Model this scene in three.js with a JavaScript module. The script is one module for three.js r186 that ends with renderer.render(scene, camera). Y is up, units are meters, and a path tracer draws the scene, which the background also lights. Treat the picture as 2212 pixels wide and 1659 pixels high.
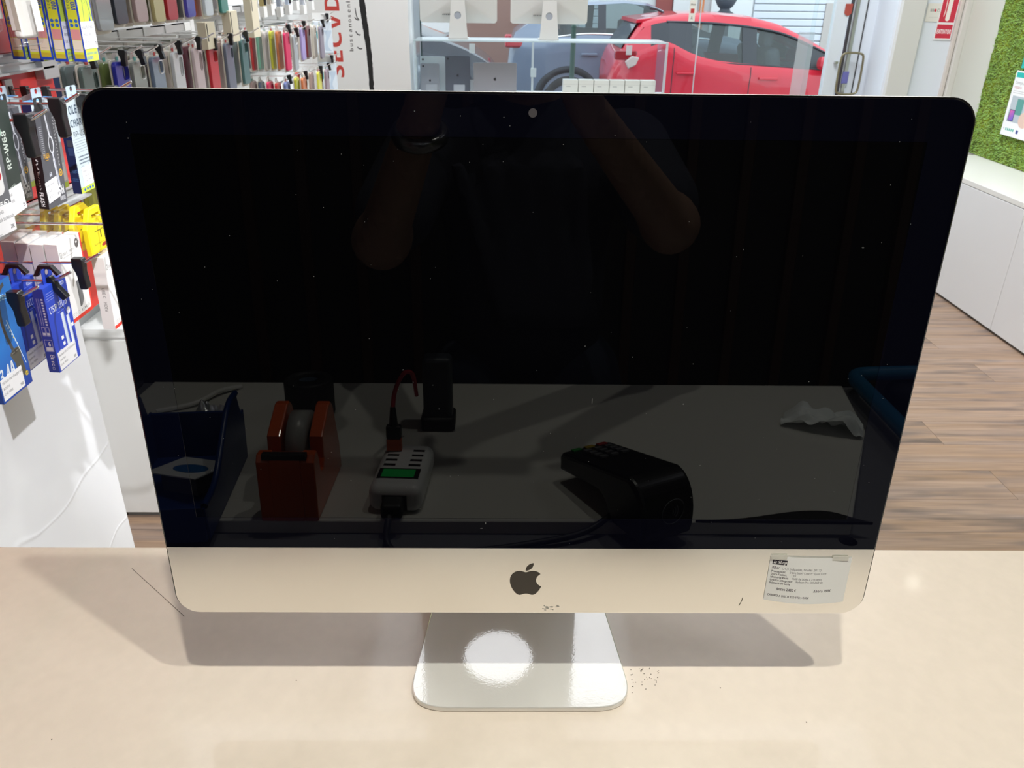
import * as THREE from 'three';
import { RoundedBoxGeometry } from 'three/addons/geometries/RoundedBoxGeometry.js';
import { mergeGeometries, mergeVertices, toCreasedNormals } from 'three/addons/utils/BufferGeometryUtils.js';
import { MarchingCubes } from 'three/addons/objects/MarchingCubes.js';
import { RectAreaLightUniformsLib } from 'three/addons/lights/RectAreaLightUniformsLib.js';

// ---------------------------------------------------------------- camera, sky, lights, exposure
const scene = new THREE.Scene();
const FOCAL = 1720, CX = 1106, CY = 829.5;                 // pixels of the 2212 x 1659 frame
const CAM = new THREE.Vector3(-0.0175, 1.6095, 0.474);
const RIGHT = new THREE.Vector3(0.999877, 0.011952, 0.010147);
const DOWN = new THREE.Vector3(0.006174, -0.895091, 0.445841);
const AHEAD = new THREE.Vector3(0.014411, -0.445724, -0.895054);
const camera = new THREE.PerspectiveCamera(2 * Math.atan(CY / FOCAL) * 180 / Math.PI, 2212 / 1659, 0.05, 200);
camera.position.copy(CAM);
camera.quaternion.setFromRotationMatrix(new THREE.Matrix4().makeBasis(RIGHT, DOWN.clone().negate(), AHEAD.clone().negate()));
camera.focus = 0.58; camera.userData.fStop = 32;          // a little softness far behind
scene.add(camera);

const SKY = new THREE.Color().setRGB(0.80, 0.90, 1.0);
const SKY_STRENGTH = 2.5;
scene.background = SKY; scene.backgroundIntensity = SKY_STRENGTH;

const KEY = { color: new THREE.Color().setRGB(1.0, 0.99, 0.87), power: 6.3 };      // the two spots over the counter
const SPOT = { color: new THREE.Color().setRGB(0.97, 0.985, 1.03), power: 15.0 };    // the other ceiling spots
const PANEL = { color: new THREE.Color().setRGB(0.95, 0.985, 1.05), power: 12.5 };   // ceiling light panels

const renderer = new THREE.WebGLRenderer({ antialias: true });
renderer.toneMapping = THREE.LinearToneMapping;
renderer.toneMappingExposure = 1.0;
renderer.shadowMap.enabled = true;
RectAreaLightUniformsLib.init();

// ---------------------------------------------------------------- helpers
let seed = 20240611;
const rnd = () => { seed = (seed * 1664525 + 1013904223) >>> 0; return seed / 4294967296; };
const rr = (a, b) => a + (b - a) * rnd();
const V = (x, y, z) => new THREE.Vector3(x, y, z);
const rayOf = (u, v) => AHEAD.clone().addScaledVector(RIGHT, (u - CX) / FOCAL).addScaledVector(DOWN, (v - CY) / FOCAL);
const onX = (u, v, x) => { const r = rayOf(u, v); return CAM.clone().addScaledVector(r, (x - CAM.x) / r.x); };
const onY = (u, v, y) => { const r = rayOf(u, v); return CAM.clone().addScaledVector(r, (y - CAM.y) / r.y); };
const onZ = (u, v, z) => { const r = rayOf(u, v); return CAM.clone().addScaledVector(r, (z - CAM.z) / r.z); };

const used = {};
const numbered = n => { const k = used[n] = (used[n] ?? -1) + 1; return k ? `${n}_${String(k).padStart(3, '0')}` : n; };
function tag(o, label, category, group) { o.userData.label = label; o.userData.category = category; if (group) o.userData.group = group; return o; }
function shade(o) { o.castShadow = o.receiveShadow = true; return o; }
function part(name, geo, mat, parent, pos, label) {
  const m = shade(new THREE.Mesh(geo, mat)); m.name = name; parent.add(m);
  if (pos) m.position.set(...pos); if (label) m.userData.label = label; return m;
}
function thing(name, label, category, pos = [0, 0, 0], group) {
  const g = new THREE.Group(); g.name = numbered(name); g.position.set(...pos); scene.add(g); return tag(g, label, category, group);
}
function solo(name, geo, mat, label, category, pos, group) {
  const m = shade(new THREE.Mesh(geo, mat)); m.name = numbered(name); if (pos) m.position.set(...pos); scene.add(m); return tag(m, label, category, group);
}
function struct(name, geo, mat, pos) {
  const m = geo ? shade(new THREE.Mesh(geo, mat)) : new THREE.Group(); m.name = numbered(name); if (pos) m.position.set(...pos);
  m.userData.kind = 'structure'; scene.add(m); return m;
}
const box = (x, y, z, r = 0, s = 2) => r ? new RoundedBoxGeometry(x, y, z, s, r) : new THREE.BoxGeometry(x, y, z);
const boxAt = (x0, x1, y0, y1, z0, z1, r = 0, s = 2) => box(x1 - x0, y1 - y0, z1 - z0, r, s).translate((x0 + x1) / 2, (y0 + y1) / 2, (z0 + z1) / 2);
const cyl = (r0, r1, h, n = 24, open = false) => new THREE.CylinderGeometry(r0, r1, h, n, 1, open);
const tube = (pts, r, n = 32, k = 10, closed = false) => new THREE.TubeGeometry(new THREE.CatmullRomCurve3(pts, closed, 'centripetal'), n, r, k, closed);
function polyTube(pts, r, k = 10) { // straight runs with short rounded corners
  const path = new THREE.CurvePath(); let last = pts[0];
  for (let i = 1; i < pts.length; i++) {
    if (i === pts.length - 1) { path.add(new THREE.LineCurve3(last, pts[i])); break; }
    const a = pts[i].clone().sub(pts[i - 1]), b = pts[i + 1].clone().sub(pts[i]);
    const c = Math.min(a.length(), b.length(), r * 6) * 0.45;
    const p = pts[i].clone().addScaledVector(a.normalize(), -c), q = pts[i].clone().addScaledVector(b.normalize(), c);
    path.add(new THREE.LineCurve3(last, p)); path.add(new THREE.QuadraticBezierCurve3(p, pts[i].clone(), q)); last = q;
  }
  const g = new THREE.TubeGeometry(path, pts.length * 14, r, k, false);
  const cap = (p) => new THREE.SphereGeometry(r, k, 6).translate(p.x, p.y, p.z);
  return mergeGeometries([g, cap(pts[0]), cap(pts[pts.length - 1])]);
}
function rrShape(w, h, r, cx = 0, cy = 0) { // rounded rectangle; r is one radius or [bottom left, bottom right, top right, top left]
  const [a, b, c, d] = Array.isArray(r) ? r : [r, r, r, r], s = new THREE.Shape(), x0 = cx - w / 2, x1 = cx + w / 2, y0 = cy - h / 2, y1 = cy + h / 2;
  s.moveTo(x0 + a, y0); s.lineTo(x1 - b, y0); if (b) s.absarc(x1 - b, y0 + b, b, -Math.PI / 2, 0);
  s.lineTo(x1, y1 - c); if (c) s.absarc(x1 - c, y1 - c, c, 0, Math.PI / 2);
  s.lineTo(x0 + d, y1); if (d) s.absarc(x0 + d, y1 - d, d, Math.PI / 2, Math.PI);
  s.lineTo(x0, y0 + a); if (a) s.absarc(x0 + a, y0 + a, a, Math.PI, Math.PI * 1.5);
  return s;
}
const poly = pts => { const s = new THREE.Shape(); pts.forEach(([x, y], i) => i ? s.lineTo(x, y) : s.moveTo(x, y)); s.closePath(); return s; };
function extrude(shape, depth, bevel = 0, seg = 2, curve = 16) {
  const g = new THREE.ExtrudeGeometry(shape, { depth: depth - 2 * bevel, bevelEnabled: bevel > 0, bevelSize: bevel, bevelThickness: bevel, bevelOffset: -bevel, bevelSegments: seg, curveSegments: curve });
  return g.translate(0, 0, bevel);
}
const flatUp = g => g.rotateX(-Math.PI / 2);              // a shape drawn in x and -z, depth upwards
const interp = (tab, x) => { if (x <= tab[0][0]) return tab[0][1]; for (let i = 1; i < tab.length; i++) if (x <= tab[i][0]) { const [a, b] = tab[i - 1], [c, d] = tab[i]; return b + (d - b) * (x - a) / (c - a); } return tab[tab.length - 1][1]; };

// ---------------------------------------------------------------- materials
const lin = (r, g, b) => new THREE.Color().setRGB(r, g, b);
const std = (color, roughness = 0.6, metalness = 0, o = {}) => new THREE.MeshStandardMaterial({ color, roughness, metalness, ...o });
const phys = (color, roughness, metalness, o = {}) => new THREE.MeshPhysicalMaterial({ color, roughness, metalness, ...o });
function hash2(x, y, s) { let h = (x * 374761393 + y * 668265263 + s * 974634) | 0; h = Math.imul(h ^ (h >>> 13), 1274126177); return ((h ^ (h >>> 16)) >>> 0) / 4294967296; }
function vnoise(x, y, px, py, s) { // value noise that repeats after px, py cells
  const xi = Math.floor(x), yi = Math.floor(y), fx = x - xi, fy = y - yi, u = fx * fx * (3 - 2 * fx), v = fy * fy * (3 - 2 * fy), m = (a, n) => ((a % n) + n) % n;
  const a = hash2(m(xi, px), m(yi, py), s), b = hash2(m(xi + 1, px), m(yi, py), s), c = hash2(m(xi, px), m(yi + 1, py), s), d = hash2(m(xi + 1, px), m(yi + 1, py), s);
  return a + (b - a) * u + (c - a) * v + (a - b - c + d) * u * v;
}
function fbm(x, y, px, py, s, o = 4) { let t = 0, a = 0.5, n = 0; for (let i = 0; i < o; i++) { t += a * vnoise(x, y, px, py, s + i); n += a; a *= 0.5; x *= 2; y *= 2; px *= 2; py *= 2; } return t / n; }
function dataTex(w, h, f, srgb = true, rep) { // f(u, v) gives [r, g, b] in 0..1
  const d = new Uint8Array(w * h * 4);
  for (let j = 0; j < h; j++) for (let i = 0; i < w; i++) { const c = f(i / w, j / h), k = (j * w + i) * 4; d[k] = c[0] * 255; d[k + 1] = c[1] * 255; d[k + 2] = c[2] * 255; d[k + 3] = 255; }
  const t = new THREE.DataTexture(d, w, h); t.magFilter = THREE.LinearFilter; t.minFilter = THREE.LinearMipmapLinearFilter; t.generateMipmaps = true;
  t.wrapS = t.wrapT = THREE.RepeatWrapping; if (srgb) t.colorSpace = THREE.SRGBColorSpace; if (rep) t.repeat.set(...rep); t.needsUpdate = true; return t;
}
function print(w, h, draw) { // flat print on a surface
  const c = document.createElement('canvas'); c.width = w; c.height = h; const g = c.getContext('2d'); draw(g, w, h);
  const t = new THREE.CanvasTexture(c); t.colorSpace = THREE.SRGBColorSpace; t.anisotropy = 8; return t;
}
function text(g, s, x, y, size, color, o = {}) {
  g.save(); g.translate(x, y); if (o.turn) g.rotate(o.turn); if (o.wide) g.scale(o.wide, 1);
  g.font = `${o.italic ? 'italic ' : ''}${o.bold ? 'bold ' : ''}${size}px ${o.font || 'sans-serif'}`; g.fillStyle = color; g.textAlign = o.align || 'left'; g.textBaseline = o.base || 'alphabetic'; g.fillText(s, 0, 0); g.restore();
}
const M = {
  aluminium: std(lin(0.72, 0.70, 0.66), 0.42, 0.35),
  chrome: std(lin(0.78, 0.77, 0.76), 0.12, 1),
  steel: std(lin(0.58, 0.58, 0.57), 0.32, 0.9),
  black: std(lin(0.012, 0.012, 0.013), 0.38),
  rubber: std(lin(0.015, 0.015, 0.017), 0.55),
  white: std(lin(0.80, 0.80, 0.79), 0.45),
  whiteWall: std(lin(0.82, 0.83, 0.83), 0.8),
  rail: std(lin(0.55, 0.55, 0.54), 0.35, 0.4),
  clear: phys(lin(0.97, 0.98, 0.99), 0.06, 0, { transmission: 1, thickness: 0, ior: 1.3 }),
  glass: phys(lin(0.96, 0.985, 0.98), 0.0, 0, { transmission: 1, thickness: 0, ior: 1.22 }),
  acrylicEdge: phys(lin(0.85, 0.93, 0.95), 0.25, 0, { transmission: 0.6, thickness: 0 }),
  paper: std(lin(0.82, 0.82, 0.80), 0.75),
};
// ---------------------------------------------------------------- the room
const TABLE = 1.10, DESK = 1.06, CEIL = 3.3;
const woodTex = s => dataTex(512, 256, (u, v) => {
  const grain = fbm(u * 4, v * 24, 4, 24, s, 5), fine = fbm(u * 10, v * 110, 10, 110, s + 9, 3), knot = Math.max(0, fbm(u * 5, v * 9, 5, 9, s + 20, 3) - 0.60) * 1.9;
  const b = 0.56 + 0.26 * (grain - 0.5) + 0.20 * (fine - 0.5), warm = fbm(u * 2, v * 12, 2, 12, s + 31, 3);
  return [0.60 * b + 0.225 + 0.05 * (warm - 0.5), 0.54 * b + 0.165, 0.47 * b + 0.13 - 0.07 * (warm - 0.5)].map((c, i) => Math.max(0, Math.min(1, c - knot * [0.32, 0.24, 0.15][i])));
});
const plankMats = [11, 47, 83].map(s => std(0xffffff, 0.42, 0, { map: woodTex(s) }));
{
  const floor = struct('floor', null);
  part('floor_base', boxAt(-1.6, 3.3, -0.1, -0.012, -5.95, 2.5), std(lin(0.05, 0.04, 0.03), 0.9), floor);
  const L = 1.28, W = 0.19, geos = [];
  for (let k = 0; k < 8; k++) {
    const g = box(L - 0.0012, 0.012, W - 0.0012).translate(0, -0.006, 0), uv = g.attributes.uv, p = g.attributes.position, a = k * 0.37, b = k * 0.29;
    for (let i = 0; i < uv.count; i++) uv.setXY(i, a + p.getX(i) / 1.3, b + p.getZ(i) / 0.42);
    geos.push(g);
  }
  let row = 0;
  for (let z = -5.85; z < 2.4; z += W, row++) for (let x = -1.5 - (row * 0.47 % 1) * L; x < 3.1; x += L) {
    const x0 = Math.max(x, -1.55);
    part('plank', geos[Math.floor(rnd() * 8)], plankMats[Math.floor(rnd() * 3)], floor, [x + L / 2, 0, z + W / 2]);
  }
  struct('ceiling', boxAt(-1.7, 3.3, CEIL, CEIL + 0.12, -6.05, 2.5), std(lin(0.86, 0.86, 0.85), 0.9));
}
const plasterBump = dataTex(512, 512, (u, v) => { const a = fbm(u * 6, v * 6, 6, 6, 5, 5), b = fbm(u * 40, v * 40, 40, 40, 8, 3), r = Math.abs(fbm(u * 5, v * 9, 5, 9, 60, 3) - 0.5); const h = 0.55 * a + 0.2 * b + (r < 0.02 ? 0.3 * (1 - r / 0.02) : 0); return [h, h, h]; }, false, [0.55, 0.55]);
const M_plaster = std(lin(0.84, 0.84, 0.85), 0.75, 0, { bumpMap: plasterBump, bumpScale: 0.004 });
const metreUV = g => { const p = g.attributes.position, n = g.attributes.normal, uv = g.attributes.uv; for (let i = 0; i < p.count; i++) { const ax = Math.abs(n.getX(i)), ay = Math.abs(n.getY(i)); uv.setXY(i, ax > 0.6 ? p.getZ(i) : p.getX(i), ay > 0.6 ? p.getZ(i) : p.getY(i)); } return g; };
struct('wall_left', metreUV(boxAt(-1.40, -1.05, 0, CEIL, -1.35, 0.30)), M_plaster);
struct('wall_left', boxAt(-1.40, -1.05, 0, CEIL, 0.30, 2.4), std(lin(0.012, 0.012, 0.013), 0.7));
const wallFar = struct('wall_left', boxAt(-1.55, -1.30, 0, CEIL, -5.3, -1.35), M.whiteWall);
for (let k = 0; k < 16; k++) part('slat', boxAt(-1.30, -1.262, 0.72 + k * 0.1, 0.807 + k * 0.1, -4.9, -1.37, 0.004, 1), M.whiteWall, wallFar);
// pier at the front left with its lettering
const pierTex = print(1400, 1400, (g, w, h) => {
  g.fillStyle = '#ebe9e6'; g.fillRect(0, 0, w, h);
  const X = x => (x + 1.40) / 0.76 * w, Y = y => (1.80 - y) / 0.9 * h, sx = w / 0.76, sy = h / 0.9;
  text(g, 'SECVD', X(-1.088), Y(1.043), 0.132 * sx, '#c8453c', { bold: true, turn: -Math.PI / 2, wide: 1.10 });
  'buscanosenlinea'.split('').forEach((c, k) => text(g, c, X(-1.015), Y(1.212 + k * 0.0295), 0.032 * sx, '#5a5450', { bold: true, turn: -Math.PI / 2 }));
  g.fillStyle = '#1d1b1a'; g.beginPath(); // painted black brush stroke
  const edge = (t, s) => -0.935 + 0.012 * Math.sin(t * 5.1 + 0.4) + (0.95 - t) * 0.02 + s * (0.0125 + 0.007 * t + 0.004 * vnoise(t * 60, s * 3 + 7, 1000, 1000, 3));
  for (let k = 0; k <= 240; k++) g.lineTo(X(edge(k / 240, -1)), Y(0.92 + 0.88 * k / 240)); for (let k = 240; k >= 0; k--) g.lineTo(X(edge(k / 240, 1)), Y(0.92 + 0.88 * k / 240)); g.fill();
  g.strokeStyle = '#3a3735'; g.lineWidth = 0.006 * sx; g.lineCap = 'round';
  for (const [x, y, a, b] of [[-0.985, 1.24, 0.028, -0.008], [-0.99, 1.335, 0.028, -0.018], [-0.99, 1.42, 0.026, -0.012], [-0.985, 1.475, 0.016, -0.06], [-0.98, 1.56, 0.012, 0.01]]) { g.beginPath(); g.moveTo(X(x), Y(y)); g.quadraticCurveTo(X(x + a * 0.4), Y(y + b - 0.006), X(x + a), Y(y + b)); g.stroke(); }
});
{
  const pier = struct('wall_front', boxAt(-1.55, -0.655, 0, CEIL, -5.92, -5.3), M.whiteWall);
  part('painted_lettering', new THREE.PlaneGeometry(0.76, 0.9), std(0xffffff, 0.8, 0, { map: pierTex, polygonOffset: true, polygonOffsetFactor: -1 }), pier, [-1.02, 1.35, -5.2985], 'red letters, small dark letters and a black brush stroke painted up the wall');
  struct('wall_front', boxAt(2.585, 3.2, 0, CEIL, -5.92, -5.3), std(lin(0.84, 0.89, 0.96), 0.6));
  struct('wall_front', boxAt(-0.655, 2.585, 2.75, CEIL, -5.92, -5.75), M.whiteWall);
  struct('wall_right', boxAt(3.05, 3.2, 0, CEIL, -5.3, 2.4), std(lin(0.66, 0.66, 0.58), 0.7));
  struct('trim', boxAt(2.60, 2.755, 0, 2.6, -5.305, -5.262, 0.004), std(lin(0.76, 0.75, 0.72), 0.6));
  struct('trim', boxAt(2.985, 3.008, 0, 2.6, -5.305, -5.275, 0.004), std(lin(0.72, 0.66, 0.60), 0.6));
  struct('trim', boxAt(3.012, 3.05, 0, 2.6, -5.305, -5.25, 0.003), std(lin(0.74, 0.72, 0.66), 0.6));
  const back = struct('wall_back', boxAt(-1.55, 3.2, 0, CEIL, 2.3, 2.45), std(lin(0.010, 0.010, 0.010), 0.7));
  for (let k = 0; k < 22; k++) part('slat', boxAt(-1.10 + k * 0.19, -1.062 + k * 0.19, 0, CEIL - 0.05, 2.27, 2.3, 0.003, 1), std(lin(0.055, 0.026, 0.014), 0.5), back);
}
// ---------------------------------------------------------------- ceiling lights
const M_glow = std(lin(0.9, 0.9, 0.9), 0.5, 0, { emissive: PANEL.color, emissiveIntensity: 1.6 });
const M_spotGlow = std(lin(0.9, 0.9, 0.9), 0.5, 0, { emissive: KEY.color, emissiveIntensity: 6 });
function ceilingPanel(x, z, w, d, label, power = PANEL.power, glow = 1.6) {
  const t = thing('ceiling_light', label, 'ceiling light', [x, CEIL, z]);
  part('frame', mergeGeometries([boxAt(-w / 2 - 0.02, w / 2 + 0.02, -0.03, 0, -d / 2 - 0.02, -d / 2), boxAt(-w / 2 - 0.02, w / 2 + 0.02, -0.03, 0, d / 2, d / 2 + 0.02), boxAt(-w / 2 - 0.02, -w / 2, -0.03, 0, -d / 2, d / 2), boxAt(w / 2, w / 2 + 0.02, -0.03, 0, -d / 2, d / 2)]), M.white, t);
  part('diffuser', boxAt(-w / 2, w / 2, -0.024, -0.004, -d / 2, d / 2), glow === 1.6 ? M_glow : std(lin(0.9, 0.9, 0.9), 0.5, 0, { emissive: PANEL.color, emissiveIntensity: glow }), t);
  const l = new THREE.RectAreaLight(PANEL.color, power, w, d); l.position.set(0, -0.032, 0); l.rotation.x = -Math.PI / 2; l.name = 'panel_lamp'; t.add(l);
}
ceilingPanel(0.0, -2.42, 1.15, 1.1, 'large square white light panel on the ceiling beyond the counter', 0.62, 0.62);
ceilingPanel(-0.2, -1.56, 3.3, 0.5, 'wide dim white light panel across the ceiling beyond the counter', 0.55, 0.55);
ceilingPanel(1.75, -4.0, 0.6, 1.2, 'long white light panel on the ceiling near the shop window', PANEL.power * 1.7);
ceilingPanel(-0.1, -4.2, 0.6, 0.6, 'small square light panel on the ceiling by the front left pier', PANEL.power * 2.2);
ceilingPanel(2.2, 0.9, 0.6, 0.6, 'small square light panel on the ceiling near the back wall', 12.5);
function ceilingSpot(x, z, label, lamp, power, angle = 1.0, aim) {
  const t = thing('ceiling_spotlight', label, 'spotlight', [x, CEIL, z]);
  part('housing', new THREE.LatheGeometry([[0, 0], [0.05, 0], [0.055, -0.004], [0.055, -0.012], [0.042, -0.012], [0.038, -0.004]].map(p => new THREE.Vector2(...p)), 32), M.white, t);
  part('glowing_disc', cyl(0.034, 0.034, 0.003, 24).translate(0, -0.0075, 0), M_spotGlow, t);
  const l = new THREE.SpotLight(lamp.color, power, 0, angle, 0.55, 2); l.position.set(0, -0.016, 0); l.castShadow = true; l.shadow.radius = 1.3; l.shadow.mapSize.set(1024, 1024); l.name = 'spot_lamp';
  l.target.position.set(aim ? aim[0] - x : 0, aim ? aim[1] - CEIL : -2, aim ? aim[2] - z : 0); t.add(l); t.add(l.target);
}
ceilingSpot(1.9, -1.5, 'round ceiling spotlight over the wooden floor on the right', SPOT, SPOT.power, 0.6, [2.55, 0.2, -1.75]);
ceilingSpot(0.61, 0.50, 'round ceiling spotlight over the right half of the counter', KEY, KEY.power);
ceilingSpot(0.05, 0.50, 'round ceiling spotlight over the middle of the counter', KEY, KEY.power);
ceilingSpot(1.60, -1.30, 'round ceiling spotlight aimed at the white wall under the left hooks', SPOT, SPOT.power * 2.35, 0.25, [-1.05, 0.66, -0.98]);
ceilingSpot(0.30, 0.26, 'round ceiling spotlight on the staff side, aimed at the white base cabinet', SPOT, SPOT.power * 2.9, 0.15, [-1.12, 0.40, -1.74]);
ceilingSpot(-0.12, -1.75, 'round ceiling spotlight above the first phone case hooks', SPOT, SPOT.power, 0.55, [-0.95, 1.2, -2.0]);
ceilingSpot(-0.12, -3.25, 'round ceiling spotlight above the far phone case hooks', SPOT, SPOT.power, 0.6, [-0.95, 1.2, -3.5]);
ceilingSpot(2.1, -2.7, 'round ceiling spotlight over the white cabinets', SPOT, SPOT.power, 0.75, [2.75, 0.7, -3.2]);

// ---------------------------------------------------------------- the counter
const speck = dataTex(512, 512, (u, v) => { const n = fbm(u * 60, v * 60, 60, 60, 3, 3), m = fbm(u * 4, v * 4, 4, 4, 12, 3), c = 0.97 + 0.03 * n + 0.006 * (m - 0.5); return [c * 0.905, c * 0.850, c * 0.797]; }, true, [2, 2]);
const grain = dataTex(512, 512, (u, v) => { const n = 0.5 * hash2(Math.floor(u * 512), Math.floor(v * 512), 5) + 0.5 * fbm(u * 128, v * 128, 128, 128, 4, 2); return [n, n, n]; }, false, [3.2, 3.2]);
{
  const t = thing('counter', 'beige laminate shop counter under the large computer', 'counter', [0.25, 0, 0]);
  part('counter_top', metreUV(boxAt(-1.28, 1.35, DESK, TABLE, -0.175, 0.20, 0.0015)), phys(0xffffff, 0.34, 0, { map: speck, bumpMap: grain, bumpScale: 0.00003, clearcoat: 0.9, clearcoatRoughness: 0.07 }), t);
  part('front_panel', boxAt(-1.27, 1.33, 0, DESK, -0.15, -0.12), M.white, t);
  part('rear_panel', boxAt(-1.27, 1.33, DESK - 0.3, DESK, 0.12, 0.14), std(lin(0.2, 0.19, 0.18), 0.6), t);
  const a = onY(285, 1228, TABLE), b = onY(398, 1331, TABLE), m = a.clone().add(b).multiplyScalar(0.5);
  part('scratch', box(a.distanceTo(b), 0.0002, 0.0005), std(lin(0.22, 0.19, 0.16), 0.8), t, [m.x - 0.25, TABLE + 0.0001, m.z]).rotation.y = -Math.atan2(b.z - a.z, b.x - a.x);
  const dots = []; for (let k = 0; k < 34; k++) { const p = onY(rr(1360, 1425), rr(1440, 1475) + (k < 8 ? rr(-10, 40) : 0), TABLE); dots.push(cyl(1, 1, 0.0003, 7).scale(rr(0.0002, 0.0006), 1, rr(0.0002, 0.0005)).translate(p.x - 0.25, TABLE + 0.0001, p.z)); }
  for (const [u, v] of [[112, 1597], [1742, 1560], [1556, 1486], [640, 1470]]) { const p = onY(u, v, TABLE); dots.push(cyl(0.0005, 0.0005, 0.0003, 7).translate(p.x - 0.25, TABLE + 0.0001, p.z)); }
  part('dirt_specks', mergeGeometries(dots), std(lin(0.10, 0.08, 0.07), 0.8), t, [0, 0, 0], 'dark specks of dirt on the beige top').userData.kind = 'stuff';
}

// ---------------------------------------------------------------- the desktop computer
const TILT = -2.657 * Math.PI / 180, GAP = 0.075, CHIN = 0.0604, TALL = 0.3792, WIDE = 0.528, RC = 0.0165;
const panelUp = V(0, Math.cos(TILT), Math.sin(TILT)), panelOut = V(0, -Math.sin(TILT), Math.cos(TILT)), panelFoot = V(0, TABLE + GAP, 0);
const onScreen = (u, v) => { const r = rayOf(u, v), k = panelFoot.clone().sub(CAM).dot(panelOut) / r.dot(panelOut), p = CAM.clone().addScaledVector(r, k).sub(panelFoot); return [p.x, p.dot(panelUp)]; };
function svgShape(d, s, dx, dy) { // relative cubic outlines
  const shapes = []; let sh, x = 0, y = 0; const P = (a, b) => [dx + a * s, dy - b * s];
  for (const m of d.matchAll(/([Mcz])([^Mcz]*)/g)) {
    const n = (m[2].match(/-?\d*\.?\d+/g) || []).map(Number);
    if (m[1] === 'M') { sh = new THREE.Shape(); [x, y] = n; sh.moveTo(...P(x, y)); shapes.push(sh); }
    if (m[1] === 'c') for (let i = 0; i + 5 < n.length; i += 6) { sh.bezierCurveTo(...P(x + n[i], y + n[i + 1]), ...P(x + n[i + 2], y + n[i + 3]), ...P(x + n[i + 4], y + n[i + 5])); x += n[i + 4]; y += n[i + 5]; }
  }
  return shapes;
}
const EMBLEM = 'M12.152 6.896c-.948 0-2.415-1.078-3.96-1.04-2.04.027-3.91 1.183-4.961 3.014-2.117 3.675-.546 9.103 1.519 12.09 1.013 1.454 2.208 3.09 3.792 3.039 1.52-.065 2.09-.987 3.935-.987 1.831 0 2.35.987 3.96.948 1.637-.026 2.676-1.48 3.676-2.948 1.156-1.688 1.636-3.325 1.662-3.415-.039-.013-3.182-1.221-3.22-4.857-.026-3.04 2.48-4.494 2.597-4.559-1.429-2.09-3.623-2.324-4.39-2.376-2-.156-3.675 1.09-4.61 1.09z M15.53 3.83c.843-1.012 1.4-2.427 1.245-3.83-1.207.052-2.662.805-3.532 1.818-.78.896-1.454 2.338-1.273 3.714 1.338.104 2.715-.688 3.559-1.701z';
function shell(w, h, r, cy, bulge, edge, grow = 0) { // the aluminium back: a thin rim that swells towards the middle
  const ring = rrShape(w + 2 * grow, h + grow, r, 0, cy + grow / 2).getSpacedPoints(520), n = ring.length - 1, pos = [], idx = [];
  const rows = [[1, 0.0002], [1, -edge]]; for (let k = 1; k <= 12; k++) { const t = k / 12; rows.push([1 - t, -edge - bulge * Math.pow(Math.sin(t * Math.PI / 2), 1.15)]); }
  for (const [s, z] of rows) for (let i = 0; i < n; i++) pos.push(ring[i].x * s, cy + (ring[i].y - cy) * s, z);
  for (let j = 0; j + 1 < rows.length; j++) for (let i = 0; i < n; i++) { const a = j * n + i, b = j * n + (i + 1) % n, c = a + n, d = b + n; idx.push(a, b, c, b, d, c); }
  const g = new THREE.BufferGeometry(); g.setAttribute('position', new THREE.Float32BufferAttribute(pos, 3)); g.setIndex(idx); g.computeVertexNormals(); return toCreasedNormals(g, 0.7);
}
const M_anodized = phys(lin(0.85, 0.84, 0.82), 0.085, 0.42, { bumpMap: grain, bumpScale: 0.00004 });
const M_chin = phys(lin(0.98, 0.965, 0.93), 0.26, 0.94);
function computerStand(root, o) { // foot plate, bend and neck with its cable hole
  const { fw, zf, zb, nw, hole, top, lean, dx = 0, mat } = o, T = 0.0048;
  const s = new THREE.Shape(), w0 = fw / 2, w1 = nw / 2 - 0.001, r = 0.027;
  s.moveTo(-w1, -zb); s.lineTo(-w0 * 0.985, -(zf - r * 1.2)); s.bezierCurveTo(-w0 * 1.01, -(zf - r * 0.35), -w0 * 0.92, -zf, -w0 + r * 1.25, -zf); s.lineTo(w0 - r * 1.25, -zf);
  s.bezierCurveTo(w0 * 0.92, -zf, w0 * 1.01, -(zf - r * 0.35), w0 * 0.985, -(zf - r * 1.2)); s.lineTo(w1, -zb); s.closePath();
  part('foot', flatUp(extrude(s, T, 0.0008, 2, 24)).translate(0, 0.0002, 0), mat, root, null, 'bright satin metal foot plate');
  const R = 0.018, bend = []; for (let k = 0; k <= 10; k++) { const a = k / 10 * (Math.PI / 2 + lean); bend.push([zb - R * Math.sin(a), R - R * Math.cos(a)]); }
  const e = bend[bend.length - 1], up = [Math.sin(lean), Math.cos(lean)], len = (top - e[1]) / up[1];
  const strip = bend.map(([z, y]) => [z, y]), outer = strip.map(([z, y]) => [z, y]), inner = strip.map(([z, y], k) => { const a = k / 10 * (Math.PI / 2 + lean); return [z + T * Math.sin(a), y + T * Math.cos(a)]; });
  const bs = poly([...outer, ...inner.reverse()]);
  const neck = rrShape(nw, len, 0.002, dx, len / 2); const h = new THREE.Path(); h.absarc(dx, (hole.y - e[1]) / up[1], hole.r, 0, Math.PI * 2, true); neck.holes.push(h);
  const ng = extrude(neck, T, 0.0006, 1, 32); ng.rotateX(lean).translate(0, e[1], e[0]);
  const bg = extrude(bs, nw, 0.0004, 1, 6).rotateY(-Math.PI / 2).translate(dx + nw / 2, 0.0002, 0);
  part('neck', mergeGeometries([ng, bg]), mat, root, null, 'tall metal neck with a round cable hole');
}
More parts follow.
